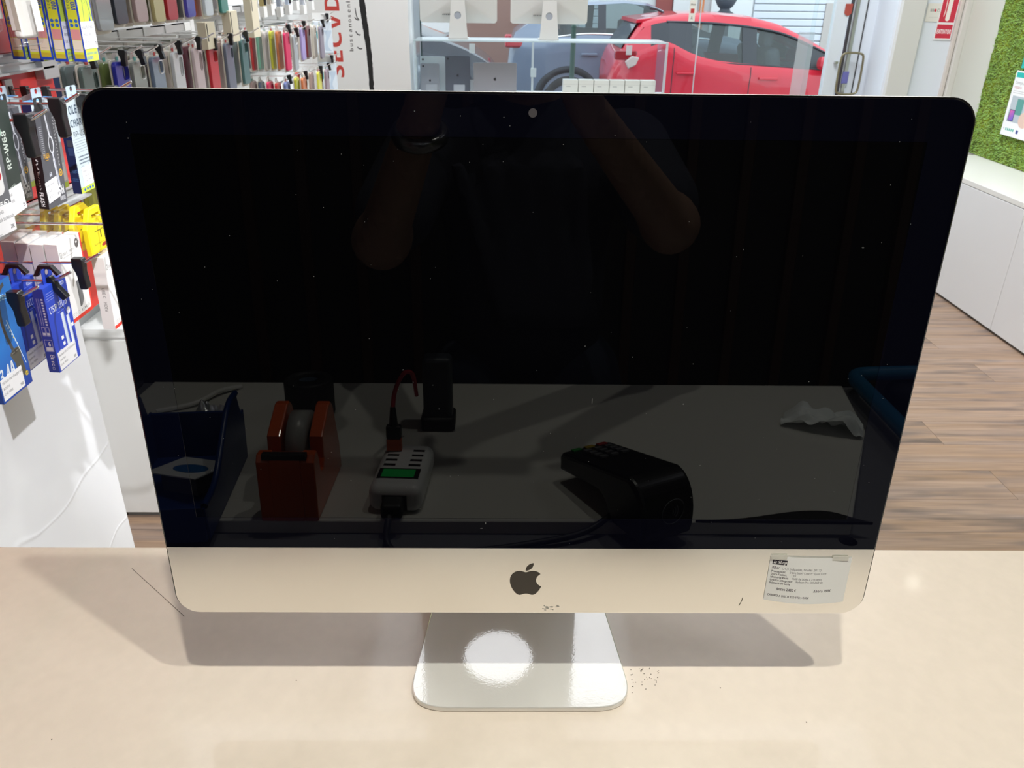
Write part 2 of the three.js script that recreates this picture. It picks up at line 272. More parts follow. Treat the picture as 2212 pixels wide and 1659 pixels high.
{
  const t = thing('desktop_computer', 'large silver all-in-one desktop computer with a switched-off black screen on the beige counter', 'computer', [0, TABLE, 0]);
  const p = new THREE.Group(); p.name = 'display_panel'; p.position.set(0, GAP, 0); p.rotation.x = TILT; t.add(p);
  const gh = TALL - CHIN;
  part('housing', shell(WIDE, TALL, RC, TALL / 2, 0.040, 0.005, 0.0010).translate(0, 0, -0.0012), M.aluminium, p);
  const glassOuter = () => rrShape(WIDE, gh, [0.0004, 0.0004, RC, RC], 0, CHIN + gh / 2);
  const bez = glassOuter(); bez.holes.push(rrShape(0.476, 0.268, 0.0005, 0, CHIN + gh / 2 + 0.0008));
  part('bezel', extrude(bez, 0.0014, 0.0002, 1, 24).translate(0, 0, -0.0014), phys(lin(0.0022, 0.0024, 0.0065), 0.015, 0, { ior: 1.5 }), p, null, 'glossy black border of the screen');
  part('screen', boxAt(-0.238, 0.238, CHIN + gh / 2 + 0.0008 - 0.134, CHIN + gh / 2 + 0.0008 + 0.134, -0.0014, -0.00003), phys(lin(0.0013, 0.0013, 0.0018), 0.012, 0, { ior: 1.5 }), p, null, 'switched-off glossy black screen');
  part('chin', extrude(rrShape(WIDE, CHIN, [RC, RC, 0.0003, 0.0003], 0, CHIN / 2), 0.0018, 0.0004, 2, 24).translate(0, 0, -0.0018), M_chin, p, null, 'plain silver strip below the screen');
  const logo = extrude(svgShape(EMBLEM, 0.0293 / 24, -0.0128, 0.0468), 0.0003, 0, 1, 20);
  part('emblem', logo.translate(0.0006, 0, -0.0001), phys(lin(0.055, 0.046, 0.038), 0.25, 0), p, null, 'dark fruit-shaped emblem with a bite');
  const [cx, cy] = onScreen(1151, 244);
  part('camera_lens', cyl(0.0026, 0.0026, 0.0002, 28).rotateX(Math.PI / 2).translate(cx, cy, 0.00005), phys(lin(0.11, 0.10, 0.11), 0.2, 0), p);
  const dust = []; for (let k = 0; k < 110; k++) dust.push(cyl(1, 1, 0.0001, 6).rotateX(Math.PI / 2).scale(rr(0.00012, 0.00038), rr(0.00012, 0.0004), 1).translate(rr(-0.25, 0.25), CHIN + rr(0.004, 0.31), 0.0001));
  for (const [u, v, a, b] of [[1279, 866, 0.0003, 0.0022], [1040, 1141, 0.001, 0.0003], [1049, 1130, 0.0003, 0.001], [1476, 873, 0.0004, 0.0005], [1864, 535, 0.0009, 0.0004]]) { const [x, y] = onScreen(u, v); dust.push(cyl(1, 1, 0.0001, 7).rotateX(Math.PI / 2).scale(a, b, 1).translate(x, y, 0.0001)); }
  part('dust', mergeGeometries(dust), std(lin(0.20, 0.20, 0.20), 0.9), p, null, 'pale dust specks on the glass').userData.kind = 'stuff';
  { const a = onScreen(1596, 1308), b = onScreen(1604, 1291); const g = new THREE.TubeGeometry(new THREE.QuadraticBezierCurve3(V(a[0], a[1], 0.0002), V((a[0] + b[0]) / 2 + 0.001, (a[1] + b[1]) / 2 + 0.001, 0.0004), V(b[0], b[1], 0.0002)), 8, 0.00016, 5); part('stray_hair', g, std(lin(0.18, 0.16, 0.12), 0.6), p); }
  { const [x, y] = onScreen(1197, 1315); const bits = []; for (let k = 0; k < 16; k++) bits.push(cyl(1, 1, 0.00005, 8).rotateX(Math.PI / 2).scale(rr(0.0004, 0.0015), rr(0.0002, 0.0007), 1).translate(x + rr(-0.009, 0.004), y + rr(-0.0012, 0.0034), 0.00003)); part('smudge', mergeGeometries(bits), std(lin(0.50, 0.48, 0.44), 0.7), p); }
  part('hinge', cyl(0.012, 0.012, 0.07, 24).rotateZ(Math.PI / 2), M.aluminium, t, [-0.008, 0.245, -0.066]);
  part('hinge_arm', boxAt(-0.04, 0.026, 0.225, 0.262, -0.115, -0.05, 0.004), M.aluminium, t);
  computerStand(t, { fw: 0.176, zf: 0.029, zb: -0.115, nw: 0.151, hole: { y: 0.109, r: 0.0345 }, top: 0.262, lean: 0.06, dx: -0.018, mat: M_anodized });
}
{ // paper price label taped to the chin
  const tex = print(1320, 720, (g, w, h) => {
    g.fillStyle = '#ffffff'; g.fillRect(0, 0, w, h); g.fillStyle = '#2c2630'; g.fillRect(46, 60, 236, 74); text(g, 'le Shop.', 58, 118, 62, '#fff', { font: 'serif', bold: true, italic: true, wide: 0.95 });
    const k = '#3b3440'; text(g, 'iMac', 46, 204, 60, k, { wide: 1.05 }); text(g, '(21,5 pulgadas, finales 2017)', 212, 204, 46, k, { wide: 1.09 });
    const rows = [['Procesador:', '3 GHz Intel "Core i5" Quad Core', 300], ['Disco Fusion:', '1 TB', 330], ['Memoria Ram:', '16GB de DDR4 a 2133MHz', 345], ['Gráfico Integrado:', 'Radeon Pro 555 2GB de', 420], ['Número de serie', '', 0]];
    rows.forEach(([a, b, x], i) => { text(g, a, 46, 258 + i * 46, 42, k, { bold: true }); if (b) text(g, b, 46 + x, 258 + i * 46, 42, k); });
    text(g, 'Antes 2480 €', 172, 536, 54, k, { bold: true }); text(g, 'Ahora 799€', 782, 536, 54, k, { bold: true });
    text(g, 'CAMBIO A DiSCO SSD 1TB: +100€', 46, 640, 44, k, { bold: true });
  });
  const cs = [[1648.5, 1294], [1820, 1299], [1840.5, 1203], [1665, 1199]].map(c => onScreen(...c)), N = 24, pos = [], uv = [], idx = [];
  for (let j = 0; j <= 8; j++) for (let i = 0; i <= N; i++) {
    const a = i / N, b = j / 8, P = [0, 1].map(k => (cs[0][k] * (1 - a) + cs[1][k] * a) * (1 - b) + (cs[3][k] * (1 - a) + cs[2][k] * a) * b), bow = Math.sin(a * Math.PI);
    pos.push(P[0], P[1] - 0.0016 * bow * (1 - b) - 0.0012 * bow * b, 0.0004 + 0.0022 * bow * (1 - b * 0.7)); uv.push(a, b);
  }
  for (let j = 0; j < 8; j++) for (let i = 0; i < N; i++) { const a = j * (N + 1) + i; idx.push(a, a + 1, a + N + 1, a + 1, a + N + 2, a + N + 1); }
  const g = new THREE.BufferGeometry(); g.setAttribute('position', new THREE.Float32BufferAttribute(pos, 3)); g.setAttribute('uv', new THREE.Float32BufferAttribute(uv, 2)); g.setIndex(idx); g.computeVertexNormals();
  const t = thing('price_label', 'white paper price label printed in Spanish, stuck on the silver strip under the screen', 'label', [0, TABLE + GAP, 0]); t.rotation.x = TILT;
  part('sheet', g, std(0xffffff, 0.8, 0, { map: tex, side: THREE.DoubleSide }), t);
  for (const [u, v] of [[1683, 1202], [1815, 1205]]) { const [x, y] = onScreen(u, v); part('tape', box(0.012, 0.004, 0.0002), std(lin(0.80, 0.78, 0.72), 0.6), t, [x, y, 0.0009]); }
}
// ---------------------------------------------------------------- left display wall: hooks
const WALLX = -0.965;                                       // face of the red backing board
{
  const t = thing('backing_board', 'glossy red backing board behind the boxed accessories', 'board', [WALLX - 0.01, 0.93, -0.66]);
  part('panel', boxAt(-0.01, 0.01, 0, 1.5, -0.667, 0.44, 0.002), phys(lin(0.62, 0.035, 0.028), 0.22, 0, { clearcoat: 0.5, clearcoatRoughness: 0.1 }), t);
  for (const [y, z1] of [[0.268, 0.68], [0.54, 0.645], [0.86, 0.68]]) { // aluminium slat rails
    part('slat_rail', mergeGeometries([boxAt(0.010, 0.016, y - 0.02, y + 0.016, -z1, 0.44), boxAt(0.010, 0.026, y + 0.012, y + 0.016, -z1, 0.44), boxAt(0.010, 0.030, y - 0.020, y - 0.016, -z1, 0.44), boxAt(0.010, 0.022, y - 0.004, y - 0.001, -z1, 0.44)]), M.rail, t);
  }
  for (const y of [0.57, 0.87]) part('rail_end', boxAt(0.01, 0.03, y - 0.07, y - 0.03, -0.66, -0.60, 0.002), M.rail, t);
}
const clipShape = (() => { const s = new THREE.Shape(); s.moveTo(-0.016, 0.009); s.lineTo(0.012, 0.009); s.quadraticCurveTo(0.016, 0.008, 0.016, 0.003); s.lineTo(0.015, -0.008); s.bezierCurveTo(0.012, -0.016, 0.012, -0.02, 0.013, -0.026); s.lineTo(0.014, -0.045); s.quadraticCurveTo(0.013, -0.049, 0.008, -0.049); s.lineTo(-0.004, -0.049); s.quadraticCurveTo(-0.009, -0.048, -0.009, -0.043); s.lineTo(-0.009, -0.024); s.bezierCurveTo(-0.010, -0.016, -0.016, -0.012, -0.018, -0.004); s.closePath(); return s; })();
const clipGeo = extrude(clipShape, 0.020, 0.002, 2, 8).translate(0, 0, -0.010);
const M_clip = std(lin(0.010, 0.010, 0.011), 0.28);
const hookGeo = (len, up = 0.028, r = 0.0026) => polyTube([V(-len, 0, 0), V(-0.03, 0, 0), V(0, up * 0.78, 0)], r, 8);
function hook(x, y, z, len, label, group, o = {}) { // x, y, z: the point where the rod turns up
  const t = thing('display_hook', label, 'hook', [x, y, z], group);
  part('rod', hookGeo(len, o.up ?? 0.020, o.r ?? 0.0026), M.chrome, t);
  part('back_plate', boxAt(-len - 0.002, -len + 0.004, -0.03, 0.018, -0.013, 0.013, 0.0015), M.rail, t);
  if (o.clip !== false) { const c = part('label_clip', clipGeo, M_clip, t, [-0.038 - (o.back || 0), 0, 0]); c.rotation.z = o.swing || 0; c.scale.set(0.60, o.far ? 0.72 : 0.98, 0.80).multiplyScalar(o.size || 1); }
  return t;
}
function hookTo(u, v, z, label, o = {}) { const p = onZ(u, v, z); return hook(p.x, p.y - 0.014, z, p.x + 0.962, label, null, o); } // by where its tip is seen
// ---------------------------------------------------------------- cartons
const priceTex = {};
function priceTag(lines, price) {
  const key = lines.join('|') + price; if (priceTex[key]) return priceTex[key];
  return priceTex[key] = std(0xffffff, 0.7, 0, { map: print(360, 200, (g, w, h) => { g.fillStyle = '#f4f2f4'; g.fillRect(0, 0, w, h); lines.forEach((l, i) => text(g, l, 22, 52 + i * 52, 30, '#3a363c', { font: 'serif' })); text(g, price, 338, 178, 40, '#2b272e', { align: 'right', bold: true, wide: 0.8 }); }) });
}
const M_loop = std(lin(0.008, 0.008, 0.009), 0.3);
const hangLoop = (() => { const s = poly([[-0.022, -0.004], [-0.010, 0.016], [0.012, 0.016], [0.024, 0.002], [0.018, -0.002], [0.010, 0.010], [-0.006, 0.010], [-0.014, -0.004]]); return extrude(s, 0.010, 0.0008, 1, 4).translate(0, 0, -0.005); })();
function byCorner(u, v, x, w, h, lean = 0.04, tab = 0.018) { const p = onX(u, v, x); return [x + (h + tab) * Math.sin(lean), p.y + (h + tab) * Math.cos(lean), p.z - w / 2]; }
function carton(o) { // front face to +x at x = 0, hangs from y = 0, middle at z = 0
  const { w, h, d, front, side, top, edge, tab = 0.018 } = o, t = thing(o.name, o.label, o.category, o.pos, o.group);
  const plain = std(edge, 0.5), F = front ? std(0xffffff, 0.35, 0, { map: front }) : plain, S = side ? std(0xffffff, 0.38, 0, { map: side }) : plain, T = top ? std(top, 0.45) : plain;
  part('carton', new THREE.BoxGeometry(d, h, w).translate(-d / 2, -h / 2 - tab, 0), [F, plain, T, plain, S, plain], t);
  if (o.flap !== false) { const s = rrShape(w * 0.42, tab * 1.5, 0.004, 0, -tab * 0.35); const hole = new THREE.Path(); hole.absarc(0, 0, 0.005, 0, 6.3, true); s.holes.push(hole); part('hang_tab', extrude(s, 0.0008, 0, 1, 8).rotateY(Math.PI / 2).translate(-d / 2, 0, 0), o.tabMat || plain, t); }
  if (o.loop) part('hang_loop', hangLoop, M_loop, t, [-d / 2, -0.004, 0]);
  if (o.price) { const [lw, lh, dz, dy, turn = 0] = o.price.at; const m = part('price_label', box(0.0004, lh, lw), [o.price.mat, M.paper, M.paper, M.paper, M.paper, M.paper], t, [0.0005, -tab - h + lh / 2 + dy, dz]); m.rotation.x = turn; }
  t.rotation.set(o.tilt || 0, o.yaw || 0, -(o.lean ?? 0.04)); return t;
}
function again(src, label, pos, yaw = 0, tilt = 0, lean = -src.rotation.z) { const c = src.clone(); c.name = numbered(src.name.replace(/_\d{3}$/, '')); scene.add(c); c.userData = { ...src.userData, label }; c.position.set(...pos); c.rotation.set(tilt, yaw, -lean); return c; }
const lines = (g, x, y, n, len, dy, color, lw = 2) => { g.fillStyle = color; for (let i = 0; i < n; i++) for (let k = 0; k < len;) { const s = 4 + hash2(i, k, 9) * 12; g.fillRect(x + k, y + i * dy, Math.min(s, len - k), lw); k += s + 4; } };

// USB hub cartons
const hubFront = print(400, 800, (g, w, h) => {
  const gr = g.createLinearGradient(0, 0, 0, h); gr.addColorStop(0, '#2c4fd0'); gr.addColorStop(1, '#2a48c2'); g.fillStyle = gr; g.fillRect(0, 0, w, h);
  g.strokeStyle = '#223c9e'; g.lineWidth = 26; g.beginPath(); g.moveTo(150, 190); g.lineTo(90, 330); g.lineTo(60, 800); g.stroke();
  lines(g, 30, 60, 4, 130, 22, '#c5d0f8', 4); lines(g, 200, 70, 2, 150, 26, '#8fa6ee', 4); g.fillStyle = '#c9d4fa'; g.beginPath(); g.roundRect(250, 30, 110, 34, 14); g.fill(); text(g, 'REMAX', 262, 56, 26, '#2c4fd0', { bold: true });
  text(g, 'USB HUB', 36, 250, 84, '#fff', { font: 'serif', wide: 0.86 }); lines(g, 150, 278, 1, 150, 10, '#cdd8fb', 4);
  g.strokeStyle = '#26305c'; g.lineWidth = 9; g.beginPath(); g.moveTo(215, 300); g.bezierCurveTo(200, 240, 280, 230, 300, 330); g.lineTo(310, 380); g.stroke(); g.beginPath(); g.moveTo(232, 620); g.bezierCurveTo(250, 760, 370, 740, 372, 600); g.bezierCurveTo(372, 560, 360, 520, 350, 500); g.stroke();
  g.save(); g.translate(205, 300); g.rotate(-0.05); g.fillStyle = '#dfe8f4'; g.fillRect(0, 0, 50, 320); g.fillStyle = '#b9c7de'; g.fillRect(36, 0, 14, 320); g.translate(84, 56); g.fillStyle = '#eaf0f8'; g.fillRect(0, 0, 46, 320); g.fillStyle = '#c2cfe4'; g.fillRect(32, 0, 14, 320); g.restore();
  g.fillStyle = '#fff'; g.beginPath(); for (let k = 0; k < 32; k++) { const a = k / 32 * Math.PI * 2, r = k % 2 ? 26 : 38; g.lineTo(345 + r * Math.cos(a), 320 + r * Math.sin(a)); } g.fill(); lines(g, 322, 315, 2, 46, 10, '#2c4fd0', 3);
  for (const [x, y] of [[140, 500], [150, 560], [345, 450]]) { g.fillStyle = '#fff'; g.fillRect(x, y, 40, 34); }
  g.strokeStyle = '#dfe6fb'; g.lineWidth = 5; g.beginPath(); g.arc(90, 640, 30, 0, 7); g.stroke(); text(g, '4', 78, 656, 40, '#dfe6fb', { bold: true });
});
const hubSide = print(140, 800, (g, w, h) => { g.fillStyle = '#2944b4'; g.fillRect(0, 0, w, h); for (let k = 0; k < 10; k++) { g.fillStyle = '#e5ebfd'; g.fillRect(88, 90 + k * 26, 26, 16); } for (let k = 0; k < 2; k++) lines(g, 30 + k * 26, 90, 32, 14, 8, '#c5d0f8', 4); g.strokeStyle = '#e5ebfd'; g.lineWidth = 4; g.strokeRect(24, 360, 40, 80); g.strokeRect(76, 360, 40, 80); g.fillStyle = '#e5ebfd'; g.fillRect(28, 410, 32, 24); g.fillRect(80, 410, 32, 24); g.strokeRect(24, 480, 96, 110); text(g, '6', 66, 540, 56, '#fff', { bold: true }); g.fillStyle = '#e5ebfd'; g.fillRect(30, 550, 84, 34); text(g, 'CE FC', 58, 620, 44, '#fff', { turn: Math.PI / 2, bold: true }); g.beginPath(); g.arc(100, 640, 12, 0, 7); g.stroke(); g.beginPath(); g.arc(70, 760, 14, 0, 7); g.stroke(); });
const hubPrice = priceTag(['Remax RU-U7 USB Hub 3', 'puertos', 'Cod: 9050'], '20€');
const HX = -0.80;
const hub = carton({ name: 'usb_hub_box', label: 'front blue USB hub box hanging at the tip of its hook, fully in view', category: 'box', pos: byCorner(130, 805, HX, 0.077, 0.156, 0.045), lean: 0.045, w: 0.077, h: 0.156, d: 0.0185, front: hubFront, side: hubSide, top: 0x3a5ad6, edge: 0x2a47bd, loop: true, price: { mat: hubPrice, at: [0.062, 0.034, 0.004, 0.002, 0.0] } });
hub.userData.group = 'blue USB hub boxes';
again(hub, 'second blue USB hub box, half hidden behind the front one', [hub.position.x - 0.054, hub.position.y + 0.001, hub.position.z]);
again(hub, 'rearmost blue USB hub box, cut off by the left edge of the photo', [hub.position.x - 0.105, hub.position.y + 0.002, hub.position.z], 0.04);
hookTo(152, 590, hub.position.z, 'chrome hook carrying the blue USB hub boxes', { swing: 0.55, size: 0.8 });
// car charger carton
const carFront = print(420, 1000, (g, w, h) => {
  const gr = g.createLinearGradient(0, 0, w, h); gr.addColorStop(0, '#1d6fc4'); gr.addColorStop(0.5, '#2a7fd6'); gr.addColorStop(1, '#1d3fa0'); g.fillStyle = gr; g.fillRect(0, 0, w, h);
  g.strokeStyle = '#4c4d50'; g.lineWidth = 34; g.beginPath(); g.moveTo(330, 40); g.bezierCurveTo(210, 60, 160, 300, 240, 540); g.lineTo(270, 650); g.stroke();
  text(g, 'CABLE', 130, 150, 70, '#a8dcf2', { bold: true, italic: true, turn: 0.1 });
  g.save(); g.translate(285, 640); g.rotate(-0.08); g.fillStyle = '#5a5b5c'; g.beginPath(); g.ellipse(0, 0, 74, 30, 0, 0, 7); g.fill(); g.fillStyle = '#58564f'; g.beginPath(); g.moveTo(-74, 0); g.lineTo(-40, 90); g.lineTo(-34, 270); g.lineTo(66, 250); g.lineTo(58, 80); g.lineTo(74, 0); g.fill(); g.fillStyle = '#3f3e3a'; g.beginPath(); g.ellipse(0, 0, 58, 20, 0, 0, 7); g.fill(); g.fillStyle = '#8d8a80'; g.fillRect(-50, -4, 40, 8); g.fillRect(12, -2, 40, 8); g.restore();
  for (let k = 0; k < 7; k++) { g.fillStyle = k === 4 ? '#f0d23c' : '#cfe6fa'; g.beginPath(); g.arc(250 + k * 14, 380 + k * 34, 9, 0, 7); g.fill(); }
  g.strokeStyle = '#e8f3fc'; g.lineWidth = 7; g.beginPath(); g.moveTo(262, 340); g.lineTo(392, 800); g.stroke();
  text(g, '3.4A', 20, 830, 170, '#e9eef4', { bold: true, italic: true, wide: 0.62, turn: -0.1 }); g.fillStyle = '#eac92f'; g.beginPath(); g.arc(370, 890, 22, 0, 7); g.fill(); text(g, '3.4', 350, 900, 28, '#1d3f70', { bold: true });
});
carton({ name: 'car_charger_box', label: 'bright blue car charger box printed with a grey plug, lowest at the left edge', category: 'box', pos: byCorner(10, 874, HX, 0.084, 0.185, 0.05), lean: 0.05, w: 0.084, h: 0.185, d: 0.024, front: carFront, edge: 0x1f4fb0, price: { mat: priceTag(['DUDAO Car charger usb cable', 'RCC216', 'Cod: 9098'], '15€'), at: [0.060, 0.036, 0.010, 0.004, 0.0] } });
hookTo(82, 622, -0.700, 'chrome hook with a black clip in front of the car charger box');
// white adapter cartons with a red border
const adaFront = print(420, 800, (g, w, h) => {
  g.fillStyle = '#e23a2c'; g.fillRect(0, 0, w, h); g.fillStyle = '#ece9e7'; g.beginPath(); g.roundRect(-10, -10, w - 14, h - 28, 18); g.fill();
  text(g, 'USB C ▸ HDTV', 60, 130, 34, '#54504e'); lines(g, 60, 150, 1, 190, 10, '#8a8684', 4); g.strokeStyle = '#4a4644'; g.lineWidth = 5; g.strokeRect(26, 90, 24, 50); g.fillStyle = '#5d5957'; g.beginPath(); g.ellipse(330, 80, 34, 46, 0, 0, 7); g.fill(); g.fillStyle = '#ece9e7'; g.fillRect(316, 60, 28, 18);
  g.strokeStyle = '#6b6866'; g.lineWidth = 6; g.beginPath(); g.moveTo(230, 380); g.bezierCurveTo(210, 250, 320, 210, 320, 330); g.bezierCurveTo(320, 380, 270, 420, 255, 440); g.stroke();
  g.fillStyle = '#7d7e80'; g.beginPath(); g.moveTo(205, 430); g.lineTo(285, 415); g.lineTo(290, 640); g.lineTo(240, 690); g.lineTo(205, 690); g.fill(); g.fillStyle = '#6a6b6d'; g.fillRect(205, 430, 24, 260);
  lines(g, 40, 715, 3, 150, 16, '#8a8684', 3); for (let k = 0; k < 6; k++) { g.fillStyle = '#6b6866'; g.fillRect(220 + k * 27, 720 - k * 2, 10, 24); }
});
const adaSide = print(120, 800, (g, w, h) => { g.fillStyle = '#e4dedb'; g.fillRect(0, 0, w, h); text(g, 'USB C ▾ HDTV', 48, 330, 44, '#4c4846', { turn: Math.PI / 2 }); });
const plainSide = print(60, 400, (g, w, h) => { g.fillStyle = '#e2d4d3'; g.fillRect(0, 0, w, h); });
const ada = carton({ name: 'adapter_box', label: 'front white adapter box with a red border and a picture of a grey adapter', category: 'box', pos: byCorner(156, 702, HX, 0.084, 0.150, 0.05, 0.022), lean: 0.05, w: 0.084, h: 0.150, d: 0.022, front: adaFront, side: plainSide, top: 0xf0e8dc, edge: 0xe0d8d2, tab: 0.022, tabMat: M.clear, group: 'white adapter boxes' });
for (const [k, s] of ['second white adapter box, just behind the one showing a grey adapter', 'third white adapter box from the front, its pinkish narrow side in view', 'rearmost of the white adapter boxes, beside the red board'].entries()) again(ada, s, [ada.position.x - 0.027 - k * 0.026, ada.position.y + k * 0.002, ada.position.z - k * 0.001], 0.06 + k * 0.03);
for (let k = 0; k < 4; k++) { // clear hanger sleeves folded over the boxes
  const sh = poly([[-0.044, -0.02], [0.044, -0.02], [0.030, 0.026], [0.012, 0.034], [-0.012, 0.034], [-0.030, 0.026]]);
  solo('plastic_sleeve', extrude(sh, 0.016, 0.001, 1, 4).rotateY(Math.PI / 2), M.clear, ['clear plastic sleeve on top of the front white adapter box', 'clear plastic sleeve on top of the second white adapter box', 'clear plastic sleeve on top of the third white adapter box', 'clear plastic sleeve on top of the rearmost white adapter box'][k], 'sleeve', [ada.position.x - 0.018 - k * 0.027, ada.position.y - 0.006, ada.position.z]);
}
hookTo(214, 551, -0.885, 'long chrome hook crossing in front of the white adapter boxes');
hook(HX + 0.14, ada.position.y + 0.002, ada.position.z - 0.01, 0.30, 'chrome hook through the sleeves above the white adapter boxes', null, { clip: false });
const ada2 = carton({ name: 'adapter_box', label: 'white adapter box seen from its narrow lettered side, right beside the screen edge', category: 'box', pos: byCorner(250, 712, HX + 0.004, 0.084, 0.150, 0.05, 0.022), lean: 0.05, w: 0.084, h: 0.150, d: 0.024, front: adaFront, side: adaSide, top: 0xf3e7cf, edge: 0xe0d8d2, tab: 0.022, tabMat: M.clear });
ada2.userData.group = 'white adapter boxes';
// yellow packs
const yellowFront = print(300, 420, (g, w, h) => { g.fillStyle = '#f2dc22'; g.fillRect(0, 0, w, h); g.fillStyle = '#6b6110'; for (let k = 0; k < 30; k++) g.fillRect(140 + hash2(k, 1, 2) * 150, 20 + hash2(k, 3, 2) * 60, 6, 6); g.fillRect(80, 120, 130, 14); g.fillRect(160, 120, 16, 130); text(g, 'Remax', 40, 330, 46, '#6b6110', { font: 'serif' }); g.fillStyle = '#a8342a'; g.beginPath(); g.ellipse(200, 370, 50, 30, 0, 0, 7); g.fill(); });
{
  const sh = new THREE.Shape(); sh.moveTo(-0.042, -0.062); sh.lineTo(0.042, -0.062); sh.lineTo(0.042, 0.002); sh.lineTo(0.020, 0.022); sh.lineTo(-0.020, 0.022); sh.lineTo(-0.042, -0.012); sh.closePath();
  const ho = new THREE.Path(); ho.moveTo(-0.014, 0.002); ho.lineTo(-0.014, 0.010); ho.lineTo(0.016, 0.010); ho.lineTo(0.016, 0.002); ho.closePath(); sh.holes.push(ho);
  const geo = extrude(sh, 0.010, 0.001, 1, 6).rotateY(Math.PI / 2);
  const mk = (k, label) => { const t = thing('yellow_pack', label, 'pack', [HX - 0.004 - k * 0.028, 1.204 + (k % 2) * 0.003, -1.040 - (k % 2) * 0.004], 'yellow cable packs'); part('card', geo, std(0xe8cf18, 0.5), t); part('print', box(0.0006, 0.052, 0.078), [std(0xffffff, 0.5, 0, { map: yellowFront }), std(0xe8cf18, 0.5)].concat(Array(4).fill(std(0xe8cf18, 0.5))), t, [0.0103, -0.032, 0]); t.rotation.y = 0.03 * k; };
  ['foremost bright yellow cable pack above the white adapter boxes', 'second bright yellow cable pack from the front', 'third bright yellow cable pack from the front', 'rearmost bright yellow cable pack, nearest the red board'].forEach((l, k) => mk(k, l));
  hook(HX + 0.15, 1.210, -1.040, 0.31, 'chrome hook through the bright yellow cable packs', null, { clip: false });
}
// black flash drive cartons
function strokes(g, x, y, n, s, color, down) { // small upright brush-like characters
  g.save(); g.strokeStyle = color; g.lineCap = 'round'; g.lineWidth = s * 0.13;
  for (let k = 0; k < n; k++) { const cx = down ? x : x + k * s * 1.15, cy = down ? y + k * s * 1.15 : y; for (let j = 0; j < 3; j++) { const a = hash2(k, j, 71), b = hash2(k, j, 72), c = hash2(k, j, 73); g.beginPath(); g.moveTo(cx + a * s * 0.3, cy + b * s * 0.8); g.quadraticCurveTo(cx + s * 0.5, cy + c * s, cx + s * (0.6 + 0.35 * c), cy + (1 - b) * s * 0.8); g.stroke(); } }
  g.restore();
}
const flashFront = print(420, 960, (g, w, h) => {
  g.fillStyle = '#55565c'; g.fillRect(0, 0, w, h); lines(g, 40, 130, 16, 60, 20, '#b9bac0', 6);
  strokes(g, 345, 60, 15, 30, '#e2e2e6', true); text(g, 'KEY CHAIN', 388, 60, 34, '#e2e2e6', { turn: Math.PI / 2, bold: true }); g.lineCap = 'round';
  g.strokeStyle = '#e4e6ee'; g.lineWidth = 30; g.beginPath(); g.moveTo(205, 40); g.lineTo(238, 230); g.stroke(); g.lineWidth = 16; g.beginPath(); g.ellipse(248, 330, 46, 84, -0.05, 0, 7); g.stroke();
  g.strokeStyle = '#cfd2de'; g.lineWidth = 22; g.beginPath(); g.moveTo(252, 410); g.lineTo(262, 500); g.stroke(); g.fillStyle = '#d9dbe4'; g.beginPath(); g.moveTo(238, 480); g.lineTo(276, 470); g.lineTo(318, 740); g.lineTo(310, 800); g.lineTo(284, 760); g.fill(); g.fillStyle = '#8f93a3'; g.beginPath(); g.moveTo(262, 500); g.lineTo(276, 496); g.lineTo(306, 730); g.lineTo(296, 750); g.fill();
  text(g, 'FLASH', 52, 452, 70, '#f2b318', { bold: true, wide: 0.6 }); lines(g, 80, 466, 1, 70, 8, '#f2b318', 5); text(g, '64', 120, 640, 58, '#dfe3ee', { bold: true, wide: 0.8 });
  g.strokeStyle = '#e9b21c'; g.lineWidth = 12; g.beginPath(); g.arc(362, 640, 32, 0, 7); g.stroke(); g.fillStyle = '#e9b21c'; g.beginPath(); g.arc(362, 640, 12, 0, 7); g.fill(); lines(g, 90, 745, 1, 110, 8, '#e9b21c', 14);
  text(g, 'FLASH', 80, 860, 128, '#f0f0f4', { bold: true, wide: 0.8 }); text(g, 'DRIVE', 270, 925, 60, '#d8d8dc', { bold: true, wide: 0.7 });
});
const flashSide = print(130, 960, (g, w, h) => { g.fillStyle = '#1b1b1d'; g.fillRect(0, 0, w, h); strokes(g, 46, 150, 11, 36, '#f1f1f1', true); lines(g, 26, 160, 70, 7, 8, '#9a9a9c', 3); strokes(g, 46, 590, 6, 26, '#dcdcdc', true); text(g, 'FLASH', 34, 780, 70, '#f4f4f4', { turn: Math.PI / 2, bold: true, wide: 0.75 }); });
const flash = carton({ name: 'flash_drive_box', label: 'front black flash drive box with white lettering and a keyring picture', category: 'box', pos: byCorner(107, 453, HX, 0.064, 0.158, 0.085, 0.016), lean: 0.085, w: 0.064, h: 0.158, d: 0.017, front: flashFront, side: flashSide, top: 0x5a5a5e, edge: 0x2a2a2c, tab: 0.016, price: { mat: priceTag(['Pendrive Remax', '64 Flash', 'Cod: 9107'], '10€'), at: [0.040, 0.036, 0.012, 0.012, 0.12] }, group: 'black flash drive boxes' });
again(flash, 'rear black flash drive box, half hidden at the left edge', [flash.position.x - 0.058, flash.position.y + 0.004, flash.position.z], 0.04);
hookTo(169, 206, flash.position.z, 'chrome hook carrying the black flash drive boxes, its clip beside the pale blue box', { size: 1.12 });
const capFront = print(300, 900, (g, w, h) => { g.fillStyle = '#37403c'; g.fillRect(0, 0, w, h); text(g, 'RP-W68', 200, 560, 92, '#cfd8cf', { turn: -Math.PI / 2, bold: true }); text(g, 'EV-STEEL', 40, 760, 44, '#aeb8ae', { turn: -0.3, bold: true }); g.strokeStyle = '#bfe0d2'; g.lineWidth = 10; g.beginPath(); g.arc(60, 220, 70, 0, 7); g.stroke(); });
